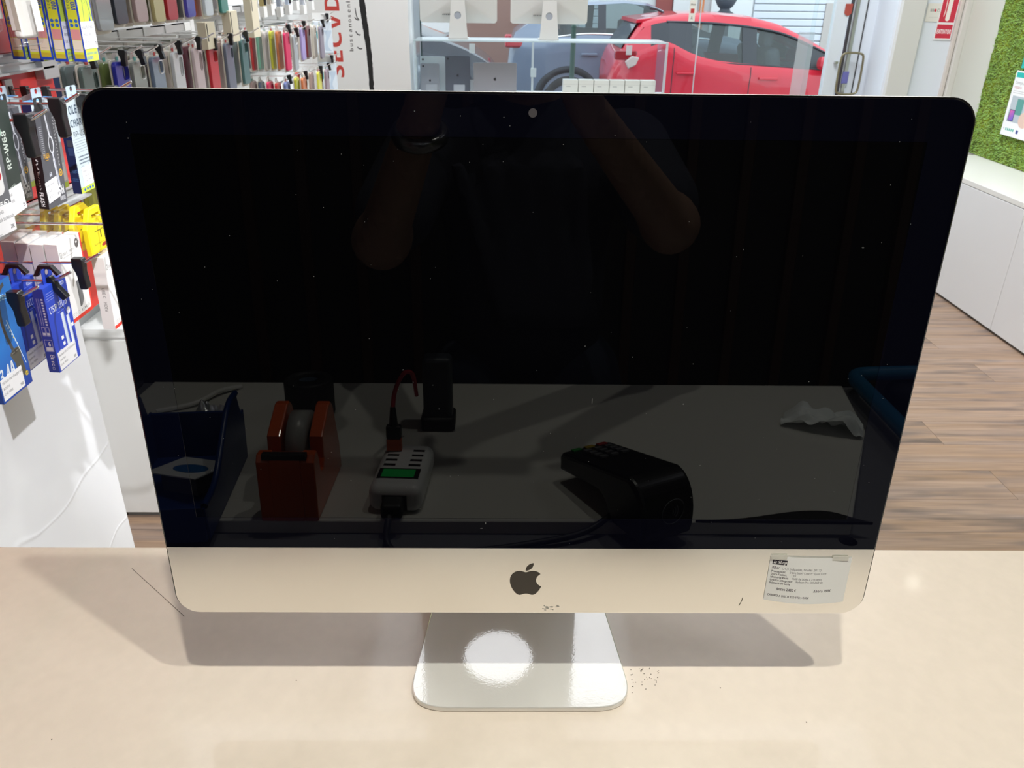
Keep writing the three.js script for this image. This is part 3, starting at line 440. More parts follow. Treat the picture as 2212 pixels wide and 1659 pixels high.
carton({ name: 'wireless_charger_box', label: 'dark green-grey charger box with pale upright lettering at the left edge', category: 'box', pos: byCorner(16, 462, HX, 0.055, 0.165, 0.07), lean: 0.07, w: 0.055, h: 0.165, d: 0.022, front: capFront, edge: 0x2c3430, price: { mat: priceTag(['Remax', 'RP-W68'], '25€'), at: [0.046, 0.042, -0.004, -0.006, 0.12] } });
const bankFront = print(300, 900, (g, w, h) => { g.fillStyle = '#6c6d72'; g.fillRect(0, 0, w, h); g.fillStyle = '#ecebea'; g.beginPath(); g.roundRect(20, 60, 240, 560, 50); g.fill(); g.fillStyle = '#c02e3a'; g.beginPath(); g.arc(214, 480, 36, 0, 7); g.fill(); lines(g, 60, 300, 6, 120, 26, '#8a8a8a', 6); text(g, 'otoño', 60, 720, 70, '#fff', { bold: true }); g.strokeStyle = '#fff'; g.lineWidth = 7; g.beginPath(); g.arc(250, 690, 26, 0, 7); g.stroke(); });
carton({ name: 'power_bank_box', label: 'white and grey power bank box cut off by the left edge of the photo', category: 'box', pos: byCorner(-22, 520, HX, 0.074, 0.185, 0.07), lean: 0.07, w: 0.074, h: 0.185, d: 0.025, front: bankFront, edge: 0x707176, price: { mat: priceTag(['Remax RPP-63', 'Power Bank 10,000mah', 'negro', 'Cod: 9061'], '20€'), at: [0.070, 0.044, -0.002, -0.002, 0.0] } });
hookTo(99, 241, -0.862, 'chrome hook whose black clip hangs over the narrow side of the front flash drive box', { size: 1.2 });
// pale blue charger carton and the dark one behind it
const u32Front = print(380, 960, (g, w, h) => { g.fillStyle = '#c6d2d8'; g.fillRect(0, 0, w, h); text(g, 'OLE', 20, 150, 120, '#33465a', { bold: true, wide: 0.62 }); text(g, 'SERIES', 170, 105, 52, '#33465a', { bold: true, wide: 0.7 }); text(g, 'SIRUS', 170, 160, 62, '#33465a', { bold: true, wide: 0.7 }); text(g, 'CHARGER', 14, 278, 104, '#33465a', { bold: true, wide: 0.70 }); text(g, 'RP-U32', 30, 380, 78, '#33465a', { wide: 0.9 }); g.fillStyle = '#8796a2'; g.fillRect(10, 402, 340, 4); lines(g, 30, 430, 5, 290, 26, '#5c6d7c', 5); for (let k = 0; k < 3; k++) lines(g, 50, 580 + k * 34, 1, 240, 10, '#33465a', 14); g.strokeStyle = '#6c7c8a'; g.lineWidth = 4; for (const [x, y] of [[90, 720], [220, 700], [100, 820], [230, 800]]) { g.beginPath(); g.arc(x, y, 34, 0, 7); g.stroke(); } g.fillStyle = '#2d4a93'; g.fillRect(60, 862, 240, 6); g.fillStyle = '#c8e04a'; g.fillRect(0, 900, w, 60); g.fillStyle = '#2b57b5'; for (let k = 0; k < 4; k++) { g.beginPath(); g.arc(60 + k * 46, 930, 15, 0, 7); g.fill(); } });
const u32Side = print(130, 960, (g, w, h) => { g.fillStyle = '#16234a'; g.fillRect(0, 0, w, h); g.fillStyle = '#3b3f4c'; g.fillRect(40, 400, 80, 70); g.fillStyle = '#2e3f66'; g.fillRect(40, 480, 80, 80); text(g, 'FAST', 30, 740, 44, '#5c86b8', { italic: true }); lines(g, 24, 800, 2, 90, 20, '#4d74a8', 5); });
const u32 = carton({ name: 'wall_charger_box', label: 'pale blue-grey wall charger box with big dark lettering, beside the upper left screen edge', category: 'box', pos: byCorner(178, 419, HX, 0.086, 0.166, 0.04, 0.014), lean: 0.04, w: 0.086, h: 0.166, d: 0.016, front: u32Front, side: u32Side, top: 0x6aa6e6, edge: 0xb8c6d0, tab: 0.014, price: { mat: priceTag(['Remax Cole Si', 'Charger RP-U', 'Cod: 7983'], ''), at: [0.068, 0.034, -0.004, 0.012, 0.05] } });
const hookU = hookTo(222, 197, u32.position.z, 'chrome hook with flat grey holder plates beside the upper left screen corner');
again(u32, 'second pale blue-grey wall charger box, only its light blue top showing behind the front one', [u32.position.x - 0.062, u32.position.y - 0.004, u32.position.z + 0.004], 0.05);
again(u32, 'rearmost pale blue-grey wall charger box, its light blue top beside the red board', [u32.position.x - 0.122, u32.position.y - 0.002, u32.position.z + 0.006], 0.09);
const bigTag = print(160, 120, (g, w, h) => { g.fillStyle = '#f4f4f4'; g.fillRect(0, 0, w, h); lines(g, 20, 30, 3, 110, 22, '#444', 6); });
{
  const a = hookTo(283, 179, -1.15, 'chrome hook with black sliding hangers, its tip just above the upper left screen corner');
  for (const dx of [-0.235, -0.205, -0.165]) part('sliding_hanger', boxAt(-0.006, 0.006, -0.020, 0.006, -0.006, 0.006, 0.001), M_clip, a, [dx, 0, 0]);
  for (const dx of [-0.19, -0.135, -0.065]) { const s = poly([[-0.010, -0.005], [0.013, 0.004], [0.011, 0.015], [-0.012, 0.007]]); part('holder_plate', extrude(s, 0.003, 0.0005, 1, 2), M.rail, hookU, [dx, -0.004, 0.004]); }
}
// slim yellow and blue cable cartons
const slimSide = print(110, 1000, (g, w, h) => { g.fillStyle = '#1f47b8'; g.fillRect(0, 0, w, h); g.fillStyle = '#c9cb33'; g.beginPath(); g.roundRect(12, 0, 86, 985, 10); g.fill(); g.strokeStyle = '#3d6a58'; g.lineWidth = 4; g.beginPath(); g.arc(55, 340, 28, 0, 7); g.stroke(); text(g, '♪', 42, 360, 50, '#1f3f7d'); text(g, 'L-3.0M', 54, 440, 56, '#1f47a0', { turn: Math.PI / 2, bold: true, wide: 0.82 }); text(g, '3.5 TO 3.5', 22, 440, 30, '#3d6a58', { turn: Math.PI / 2, bold: true }); g.fillStyle = '#2c63b0'; for (const [x, y] of [[34, 670], [76, 670], [34, 706], [76, 706]]) { g.beginPath(); g.arc(x, y, 15, 0, 7); g.fill(); } g.fillStyle = '#cf8c8a'; g.fillRect(16, 738, 78, 84); g.fillStyle = '#d8cbb6'; g.fillRect(16, 826, 78, 96); lines(g, 26, 900, 1, 50, 8, '#9a8d7c', 5); g.fillStyle = '#b9a52c'; g.fillRect(12, 940, 86, 44); g.fillStyle = '#1f3f9e'; g.fillRect(0, 976, w, 24); });
const slimFront = print(300, 1000, (g, w, h) => { g.fillStyle = '#1f47b8'; g.fillRect(0, 0, w, h); g.fillStyle = '#d6ec50'; g.fillRect(16, 0, 268, 1000); g.strokeStyle = '#46556a'; g.lineWidth = 8; g.beginPath(); g.moveTo(150, 240); g.lineTo(90, 780); g.moveTo(160, 330); g.lineTo(262, 640); g.stroke(); g.strokeStyle = '#9cb848'; g.lineWidth = 4; for (const r of [60, 84, 106]) { g.beginPath(); g.ellipse(150, 360, r, r * 1.6, 0, 0, 7); g.stroke(); } g.strokeStyle = '#a5526a'; g.lineWidth = 22; g.beginPath(); g.moveTo(170, 180); g.lineTo(132, 420); g.stroke(); g.fillStyle = '#2455c0'; g.beginPath(); g.moveTo(228, 610); g.lineTo(268, 750); g.lineTo(186, 750); g.fill(); g.fillRect(170, 752, 112, 40); text(g, 'AUX/AUDIO CABLE', 30, 944, 26, '#2455c0', { bold: true }); for (let k = 0; k < 5; k++) { g.fillStyle = '#2455c0'; g.fillRect(36 + k * 26, 956, 14, 30); } });
const slim = carton({ name: 'audio_cable_box', label: 'front slim yellow and blue audio cable box with a white price label', category: 'box', pos: [HX, 1.70, -1.152], lean: 0.03, w: 0.054, h: 0.212, d: 0.023, front: slimFront, side: slimSide, edge: 0x1f47b8, top: 0xd0d848, price: { mat: priceTag(['Remax RC-05 Audio', 'Remax35 cable', 'Cod: 7932'], '7€'), at: [0.054, 0.047, 0, 0.022, 0] }, group: 'slim yellow and blue audio cable boxes' });
slim.position.set(...byCorner(188, 134, HX, 0.054, 0.212, 0.03));
['second', 'third', 'fourth', 'rearmost'].forEach((n, k) => again(slim, `${n} slim yellow and blue audio cable box, counted from the labelled front one`, [slim.position.x - [0.034, 0.061, 0.084, 0.112][k], slim.position.y + (k % 2) * 0.003, slim.position.z + (k % 2) * 0.002], 0.02 * k, 0.012 * (k % 3 - 1)));
hook(HX + 0.04, slim.position.y + 0.006, slim.position.z, 0.21, 'chrome hook above the slim yellow and blue audio cable boxes', null, {});
// clear blister pouches at the top left
const pouchPrint = print(200, 500, (g, w, h) => { g.fillStyle = '#cfc8c0'; g.fillRect(0, 0, w, h); g.fillStyle = '#b0a698'; g.fillRect(90, 0, 110, h); text(g, 'Wireless', 20, 90, 54, '#f4f2ee', { turn: Math.PI / 2, italic: true }); text(g, 'earphones', 90, 60, 50, '#eeeae4', { turn: Math.PI / 2, italic: true }); });
const pouchDark = print(200, 500, (g, w, h) => { g.fillStyle = '#33333a'; g.fillRect(0, 0, w, h); g.fillStyle = '#17171b'; g.fillRect(60, 0, 100, h); });
[[HX, -0.985, pouchPrint, 'clear plastic earphone case with pale script lettering and a white label, top left', 0xd8d2ca, 1.512], [HX - 0.055, -0.970, pouchDark, 'dark earphone case in clear plastic with a grey label, in the top left corner', 0x55555c, 1.531]].forEach(([x, z, tx, label, c, y], k) => {
  const t = thing('earphone_case', label, 'case', [x, y, z]);
  part('card', boxAt(-0.019, -0.004, 0.012, 0.26, -0.026, 0.028, 0.006, 3), std(c, 0.5), t);
  part('sleeve_print', box(0.014, 0.2, 0.0006), [std(c, 0.5), std(c, 0.5), std(c, 0.5), std(c, 0.5), std(0xffffff, 0.4, 0, { map: tx }), std(c, 0.5)], t, [-0.0115, 0.125, 0.0284]);
  part('clear_shell', boxAt(-0.024, 0.003, 0, 0.262, -0.031, 0.033, 0.012, 5), M.clear, t);
  part('price_label', box(0.0006, 0.052, 0.020), M.paper, t, [0.0038, 0.048, -0.016]);
  part('clear_hanger', boxAt(-0.003, 0.003, 0.262, 0.30, -0.012, 0.012), M.clear, t);
});
hook(HX + 0.035, 1.803, -0.975, 0.21, 'chrome hook above the clear earphone cases', null, { clip: false });
// ---------------------------------------------------------------- phone cases on the far hooks
const CASE_W = 0.076, CASE_H = 0.154, CASE_D = 0.0105;
const caseShape = hole => { const s = rrShape(CASE_W, CASE_H, 0.013, 0, -CASE_H / 2); if (hole) { const h = rrShape(...hole); s.holes.push(h); } return s; };
const CAMS = { pill: [0.020, 0.052, 0.009, 0.018, -0.040], square: [0.030, 0.032, 0.009, 0.018, -0.028], dot: [0.014, 0.034, 0.0069, 0.022, -0.032] };
const caseGeo = {}, ringGeo = {};
for (const k in CAMS) {
  caseGeo[k] = extrude(caseShape(CAMS[k]), CASE_D, 0.0026, 3, 8).rotateY(Math.PI / 2).translate(-CASE_D, 0, 0);
  const [w, h, r, cx, cy] = CAMS[k], s = rrShape(w + 0.003, h + 0.003, r + 0.0015, cx, cy); s.holes.push(rrShape(w - 0.001, h - 0.001, r - 0.0005, cx, cy));
  ringGeo[k] = extrude(s, 0.003, 0.0006, 1, 8).rotateY(Math.PI / 2).translate(-0.0018, 0, 0);
}
const trayGeo = extrude(rrShape(0.082, 0.166, 0.010, 0, -0.0785), 0.0035, 0.0008, 1, 6).rotateY(Math.PI / 2).translate(-CASE_D - 0.0036, 0, 0);
const tabGeo = (() => { const s = poly([[-0.022, 0], [0.022, 0], [0.016, 0.020], [-0.016, 0.020]]); const h = new THREE.Path(); h.absarc(0, 0.011, 0.0045, 0, 6.3, true); s.holes.push(h); return extrude(s, 0.0008, 0, 1, 8).rotateY(Math.PI / 2).translate(-CASE_D - 0.002, 0, 0); })();
const stickGeo = box(0.0006, 0.009, 0.014);
const M_tray = phys(lin(0.74, 0.70, 0.62), 0.4, 0), M_tab = phys(lin(0.82, 0.80, 0.77), 0.25, 0, { transmission: 0.35, thickness: 0 }), M_red = std(lin(0.6, 0.06, 0.05), 0.5), M_tealTag = std(lin(0.12, 0.45, 0.40), 0.5);
const HUES = {
  'grey-green': 0x5d716c, 'sage': 0x66797a, 'sky blue': 0x6f8fd0, 'coral red': 0xe05352, 'plum': 0x7b5764, 'dark plum': 0x6f4e5c, 'royal blue': 0x2a2fb0, 'olive green': 0x6f8242, 'periwinkle': 0x6d7ab0, 'slate': 0x56606e, 'clear smoky': [0xb9bdb9, 0.35], 'dark brown': 0x3a3432, 'clear blue-tinted': [0x9aacc8, 0.35], 'black': 0x232325, 'dark green': 0x2f3a30, 'cream': 0xd3ccc0, 'glossy white': 0xe4e8ee, 'pale pink': 0xd9c8cc, 'burgundy': 0x6a1f38, 'dusty pink': 0xb79a98, 'bright red': 0xd3303c, 'warm grey': 0x9a948c, 'dark grey': 0x4b4f4c, 'steel blue': 0x6b7486, 'pink-beige': 0xb79c92, 'teal': 0x4d7474, 'dusty rose': 0xa07a6e, 'navy': 0x2c3342, 'taupe': 0x8c7f78, 'blush': 0xc0a8a8, 'yellow-cream': 0xc9bf8a, 'beige': 0xb8aca0, 'pillarbox red': 0xc01d2e, 'clear violet': [0x6a63d8, 0.3], 'orange-brown': 0xb8552c, 'clear frosted': [0xd6dade, 0.35], 'sea green': 0x3a8a80, 'icy white': 0xd5dfe6, 'hot pink': 0xe32a62, 'orange': 0xd77e4a, 'yellow': 0xd2d23a, 'light grey': 0xd6d0cc, 'mint': 0x7bb49c, 'scarlet': 0xcc3030, 'denim blue': 0x53617c, 'brown': 0x7d4f4a, 'lavender': 0xb5a4cf, 'peach': 0xc69c80, 'lilac': 0xae9fd8, 'grey': 0x8b8494, 'wine red': 0x7a2c34, 'deep orange': 0xcc6a3a, 'lemon yellow': 0xe0dc50, 'mauve': 0x9c8894,
};
const caseMats = {};
const caseMat = n => caseMats[n] ??= Array.isArray(HUES[n]) ? phys(HUES[n][0], 0.12, 0, { transmission: HUES[n][1], thickness: 0, clearcoat: 0.6 }) : phys(HUES[n], 0.3, 0, { clearcoat: 0.35, clearcoatRoughness: 0.25 });
const camKinds = ['pill', 'square', 'dot'];
let caseProto = {};
function phoneCase(hue, x, y, z, label, group, kind, scale = 1, tiltZ = 0) {
  const t = thing('phone_case', label, 'phone case', [x, y, z], group);
  part('case_body', caseGeo[kind], caseMat(hue), t);
  part('camera_rim', ringGeo[kind], Array.isArray(HUES[hue]) ? M.white : std(new THREE.Color(HUES[hue]).multiplyScalar(0.55), 0.3), t);
  part('backing_card', trayGeo, M_tray, t); part('hang_tab', tabGeo, M_tab, t);
  part('sticker', stickGeo, rnd() < 0.55 ? M_red : rnd() < 0.3 ? M_tealTag : M.paper, t, [-CASE_D, 0.006, rr(-0.012, 0.012)]);
  t.scale.setScalar(scale); t.rotation.z = -0.02 + tiltZ; t.rotation.y = rr(-0.03, 0.03); t.rotation.x = rr(-0.012, 0.012); return t;
}
const ORD = ['front', 'second', 'third', 'fourth', 'fifth', 'sixth', 'seventh', 'eighth', 'ninth', 'rearmost'];
function caseRod(row, name, x, yTop, z, hues, kind, o = {}) { // a hook and the cases on it, from its tip back to the wall
  hook(x + 0.058, yTop + 0.024, z, x + 0.058 + 1.262, `chrome hook in the ${row} ${name}`, `hooks in the ${row}`, { far: true, back: o.back ?? 0.012, swing: rr(-0.08, 0.2), size: 0.92, r: 0.0022 });
  const step = o.step ?? 0.021;
  hues.forEach((h, k) => phoneCase(h, x - k * step - (k ? 0.004 : 0), yTop + (o.dy?.[k] ?? rr(-0.004, 0.003)), z + rr(-0.003, 0.003), k ? `${h} phone case, ${k === hues.length - 1 && k > 1 ? 'rearmost' : ORD[k]} on the ${row} hook ${name}` : `${h} phone case leading its hook in the ${row}`, null, k ? camKinds[(k + hues.length) % 3] : kind, o.scale ?? 1));
}
const RB = 'near row';
caseRod(RB, 'led by the grey-green case', -0.975, 1.437, -1.515, ['grey-green', 'sage', 'sky blue', 'coral red', 'dark plum', 'plum'], 'dot', { step: 0.036 });
caseRod(RB, 'led by the royal blue case', -0.97, 1.430, -1.675, ['royal blue', 'olive green', 'periwinkle', 'slate'], 'square', { step: 0.027 });
caseRod(RB, 'led by the clear smoky case', -0.97, 1.424, -1.775, ['clear smoky', 'dark brown'], 'square', { step: 0.034 });
caseRod(RB, 'led by the clear blue-tinted case', -0.97, 1.428, -1.905, ['clear blue-tinted', 'black', 'dark green', 'slate'], 'square', { step: 0.027 });
caseRod(RB, 'led by the glossy white case', -0.97, 1.430, -2.055, ['glossy white', 'cream'], 'pill', { step: 0.03 });
caseRod(RB, 'led by the pale pink case', -0.97, 1.432, -2.225, ['pale pink', 'burgundy', 'dusty pink'], 'pill', { step: 0.028 });
caseRod(RB, 'led by the bright red case', -0.975, 1.420, -2.385, ['bright red', 'warm grey', 'dark grey'], 'square', { step: 0.03 });
caseRod(RB, 'led by the steel blue case', -0.97, 1.426, -2.545, ['steel blue', 'pink-beige', 'black'], 'dot', { step: 0.028 });
caseRod(RB, 'led by the teal case', -0.97, 1.426, -2.725, ['teal', 'grey-green', 'warm grey', 'dusty rose'], 'square', { step: 0.027 });
const RA = 'top row';
const yA = 1.512 + CASE_H;
caseRod(RA, 'led by the clear frosted case', -0.97, yA - 0.008, -1.645, ['clear frosted', 'taupe'], 'square', { step: 0.034 });
caseRod(RA, 'led by the navy case', -0.97, yA + 0.006, -1.735, ['navy', 'taupe'], 'pill', { step: 0.034 });
caseRod(RA, 'led by the blush case', -0.97, yA, -1.865, ['blush', 'beige'], 'square', { step: 0.03 });
caseRod(RA, 'led by the yellow-cream case', -0.97, yA, -1.985, ['yellow-cream', 'olive green', 'beige'], 'dot', { step: 0.03 });
caseRod(RA, 'led by the pillarbox red case', -0.97, yA, -2.085, ['pillarbox red', 'taupe'], 'square', { step: 0.03 });
caseRod(RA, 'led by the clear violet case', -0.97, yA + 0.004, -2.235, ['clear violet', 'dark brown', 'taupe'], 'square', { step: 0.027 });
caseRod(RA, 'led by the icy white case', -0.97, yA, -2.405, ['icy white', 'orange-brown', 'taupe'], 'pill', { step: 0.028 });
caseRod(RA, 'led by the sea green case', -0.97, yA + 0.008, -2.565, ['sea green', 'clear frosted', 'warm grey'], 'square', { step: 0.027 });
const RD = 'far row';
caseRod(RD, 'led by the hot pink case', -0.96, 1.425, -3.335, ['hot pink', 'orange', 'yellow', 'light grey', 'mint', 'scarlet', 'denim blue', 'brown', 'lavender', 'peach'], 'dot', { step: 0.0285 });
caseRod(RD, 'led by the clear frosted case', -0.96, 1.405, -3.475, ['clear frosted', 'icy white'], 'square', { step: 0.03, scale: 0.98 });
caseRod(RD, 'led by the lilac case', -0.96, 1.428, -3.64, ['lilac', 'light grey'], 'square', { step: 0.03, scale: 0.92 });
caseRod(RD, 'led by the grey case', -0.96, 1.420, -4.07, ['grey', 'cream', 'wine red', 'scarlet', 'deep orange', 'taupe'], 'square', { step: 0.033 });
const RE = 'lowest row';
caseRod(RE, 'led by the periwinkle case', -0.97, 1.222, -3.30, ['periwinkle', 'scarlet', 'hot pink', 'denim blue', 'dusty pink'], 'square', { step: 0.036 });
caseRod(RE, 'led by the orange case', -0.96, 1.214, -3.58, ['orange', 'yellow'], 'dot', { step: 0.03 });
caseRod(RE, 'led by the lemon yellow case', -0.96, 1.208, -3.93, ['lemon yellow', 'pink-beige', 'cream', 'scarlet'], 'square', { step: 0.036 });
caseRod(RE, 'led by the mauve case', -0.96, 1.206, -4.13, ['mauve', 'wine red'], 'dot', { step: 0.03 });
const RF = 'left-edge row';
caseRod(RF, 'led by the light grey case', -0.975, 1.235, -1.50, ['light grey', 'yellow', 'grey'], 'square', { step: 0.04 });
{ // clear zip bags with a teal label
  const bagPrint = print(200, 420, (g, w, h) => { g.fillStyle = '#dde7f0'; g.fillRect(0, 0, w, h); g.fillStyle = '#2aa6b2'; g.beginPath(); g.moveTo(20, 130); g.lineTo(90, 130); g.lineTo(90, 220); g.lineTo(30, 220); g.fill(); g.strokeStyle = '#c2d2e2'; g.lineWidth = 10; for (let k = 0; k < 8; k++) { g.beginPath(); g.moveTo(100 + k * 12, 120); g.bezierCurveTo(180, 200, 80, 300, 120 + k * 8, 380); g.stroke(); } g.fillStyle = '#b9c0cc'; g.fillRect(60, 50, 70, 50); });
  [[1.452, -4.38, 'clear zip bag with a teal label at the end of the far row'], [1.236, -4.42, 'lower clear zip bag with a teal label, below the other zip bag']].forEach(([y, z, label]) => {
    const t = thing('zip_bag', label, 'bag', [-0.90, y, z]), s = rrShape(0.13, 0.17, 0.006, 0, -0.105);
    part('bag', extrude(s, 0.022, 0.008, 3, 6).rotateY(Math.PI / 2).translate(-0.011, 0, 0), [std(0xffffff, 0.2, 0, { map: bagPrint }), std(0xd4dfe8, 0.25)], t);
    part('header_card', box(0.002, 0.04, 0.13), M.paper, t, [0, 0, 0]); t.rotation.y = -1.15; t.scale.set(1, 1, 0.8); t.position.x = -1.02;
    const p = t.children[0].geometry, uv = p.attributes.uv, q = p.attributes.position; for (let i = 0; i < uv.count; i++) uv.setXY(i, 0.5 - q.getZ(i) / 0.13, 1 + (q.getY(i) + 0.02) / 0.17);
    hook(-0.95, y + 0.012, z, 0.31, label.startsWith('lower') ? 'chrome hook of the lower clear zip bag' : 'chrome hook of the upper clear zip bag', null, { far: true, back: 0, size: 0.95 });
  });
}
{ // upper far row: slim cable packs with white bottom labels, and the cream boxes beside them
  const cols = [0xe3ddc8, 0xb5a36a, 0xd8cfc4, 0xf0efe8, 0x9aa4b4, 0xc3cfe2, 0xd5dcea, 0x77797e, 0xb9bfca, 0xa9b8d4, 0x6c6e70], words = ['cream', 'tan', 'beige', 'white', 'blue-grey', 'pale blue', 'icy blue', 'dark grey', 'silver', 'sky-tinted', 'charcoal'];
  const zs = [-2.93, -3.0, -3.07, -3.14, -3.26, -3.36, -3.47, -3.56, -3.64, -3.76, -3.88];
  zs.forEach((z, k) => {
    const t = thing('cable_pack', `${words[k]} slim cable pack with a white label, hanging in the upper far row`, 'pack', [-0.965 + (k % 3) * 0.012, 1.50 + (k % 4) * 0.006, z], 'slim cable packs in the upper far row');
    part('sleeve', extrude(rrShape(0.046, 0.20, 0.004, 0, 0.10), 0.016, 0.003, 2, 4).rotateY(Math.PI / 2).translate(-0.016, 0, 0), phys(cols[k], 0.15, 0, { clearcoat: 0.8 }), t);
    part('cable_coil', tube([V(0.001, 0.03, 0.008), V(0.003, 0.10, 0.012), V(0.001, 0.17, 0), V(0.003, 0.10, -0.012), V(0.001, 0.03, -0.008)], 0.003, 24, 6), std(k % 2 ? 0x2c2c30 : 0xe8e8ea, 0.5), t);
    part('white_label', boxAt(-0.018, 0.001, -0.014, 0.026, -0.024, 0.024, 0.001, 1), M.paper, t);
  });
  for (const [x, y0, z, h, label] of [[-0.955, 1.428, -2.86, 0.30, 'tall cream box hanging past the last teal phone case'], [-0.965, 1.425, -2.62, 0.10, 'short cream box above the last hook of phone cases'], [-0.965, 1.418, -2.36, 0.08, 'small cream box below the icy white phone case']]) {
    const t = thing('cream_box', label, 'box', [x, y0, z]); part('carton', boxAt(-0.028, 0, 0, h, -0.045, 0.045, 0.001, 1), std(0xe6dcc2, 0.6), t); part('dotted_strip', boxAt(-0.004, 0.0008, h * 0.3, h * 0.95, 0.030, 0.036), std(0x2e2c28, 0.7), t);
  }
}
{ // rails across the slat wall, with sloped label holders
  const t = thing('shelf_rails', 'long grey metal rails along the white slat wall behind the phone cases', 'rail', [-1.26, 1.2, -1.4]);
  for (const [y, z0, z1] of [[0.255, 0, -1.45], [0.06, 0, -1.45], [0.30, -1.5, -3.2], [0.07, -1.5, -3.2], [0.45, -1.5, -3.2]]) {
    part('rail', mergeGeometries([boxAt(0, 0.012, y - 0.02, y + 0.02, z1, z0), boxAt(0, 0.05, y + 0.018, y + 0.022, z1, z0), boxAt(0.046, 0.05, y - 0.004, y + 0.022, z1, z0)]), M.rail, t);
    for (let z = z0 - 0.1; z > z1; z -= 0.19) part('label_holder', boxAt(0.05, 0.054, y - 0.006, y + 0.022, z - 0.03, z + 0.03, 0.001, 1), rnd() < 0.4 ? M.paper : M.rail, t);
  }
  part('bay_post', boxAt(0, 0.05, -0.50, 1.6, -1.515, -1.475, 0.004), M.white, t);
}
// ---------------------------------------------------------------- white base cabinets
{
  const t = thing('base_cabinet', 'white base cabinet at the foot of the left display wall', 'cabinet', [-1.28, 0, -1.74]);
  part('carcass', boxAt(0, 0.44, 0.02, 0.655, -2.9, -0.002), M.white, t); part('worktop', boxAt(0, 0.455, 0.655, 0.685, -2.9, 0.006, 0.003), std(lin(0.78, 0.78, 0.76), 0.4), t);
  part('plinth', boxAt(0.01, 0.41, 0, 0.02, -2.9, -0.01), std(lin(0.2, 0.2, 0.2), 0.6), t); part('end_panel', boxAt(0.001, 0.44, 0.02, 0.645, -0.002, 0.004, 0.001), std(lin(0.72, 0.71, 0.68), 0.45), t);
}
{
  const t = thing('display_cabinet', 'row of low white cabinets along the right wall under the artificial grass', 'cabinet', [2.578, 0, -3.41]);
  part('carcass', boxAt(0.018, 0.47, 0.012, 0.655, -1.315, 3.2), M.white, t);
  part('top', boxAt(0, 0.47, 0.655, 0.682, -1.32, 3.2, 0.002), std(lin(0.80, 0.79, 0.74), 0.35), t);
  part('plinth', boxAt(0.012, 0.46, 0, 0.012, -1.31, 3.2), std(lin(0.12, 0.10, 0.08), 0.7), t);
  for (let k = 0; k < 4; k++) part('door', boxAt(0, 0.017, 0.014, 0.652, -1.315 + k * 1.1515 * 1.14 + (k ? 0.0015 : 0), -1.315 + (k + 1) * 1.1515 * 1.14 - 0.0015, 0.0015), std(lin(0.76, 0.76, 0.755), 0.4), t);
}
// ---------------------------------------------------------------- artificial grass wall and poster
const grassTex = dataTex(512, 512, (u, v) => { const a = fbm(u * 90, v * 90, 90, 90, 3, 2), b = fbm(u * 7, v * 7, 7, 7, 9, 4), k = 0.55 + 0.75 * (a - 0.5) + 0.28 * (b - 0.5); return [0.66 * k + 0.12 * b, 0.84 * k + 0.03, 0.16 * k]; }, true, [2.2, 2.2]);
const grassBump = dataTex(512, 512, (u, v) => { const a = fbm(u * 110, v * 110, 110, 110, 3, 2); return [a, a, a]; }, false, [2.2, 2.2]);
const M_grass = std(0xffffff, 0.9, 0, { map: grassTex, bumpMap: grassBump, bumpScale: 0.012 });
{
  const t = thing('grass_panel', 'bright green artificial grass covering the right wall above the cabinets', 'artificial grass', [3.046, 0.684, -4.84]);
  const edge = []; for (let k = 0; k <= 60; k++) edge.push([0.012 * (hash2(k, 4, 4) - 0.5), k / 60 * 2.5]);
  const sh = poly([[6.6, 0], ...edge.map(([a, b]) => [a, b]), [6.6, 2.5]].reverse());
  part('backing', metreUV(extrude(sh, 0.022, 0, 1).rotateY(-Math.PI / 2)), M_grass, t);
  const blade = new THREE.ConeGeometry(0.0016, 0.020, 4).translate(0, 0.010, 0).rotateZ(Math.PI / 2), n = 9000, im = shade(new THREE.InstancedMesh(blade, std(0xffffff, 0.75), n)), m = new THREE.Matrix4(), q = new THREE.Quaternion(), eu = new THREE.Euler(), c = new THREE.Color();
  for (let k = 0; k < n; k++) { eu.set(0, rr(-0.8, 0.8), rr(-0.8, 0.9)); q.setFromEuler(eu); m.compose(V(-0.020, rr(0.004, 1.1), rr(0, 0.9) ** 1.0), q, V(1, rr(0.7, 1.3), 1)); im.setMatrixAt(k, m); im.setColorAt(k, c.setHSL(rr(0.23, 0.27), rr(0.5, 0.66), rr(0.30, 0.48))); }
  im.name = 'grass_blades'; im.userData.kind = 'stuff'; t.add(im);
}
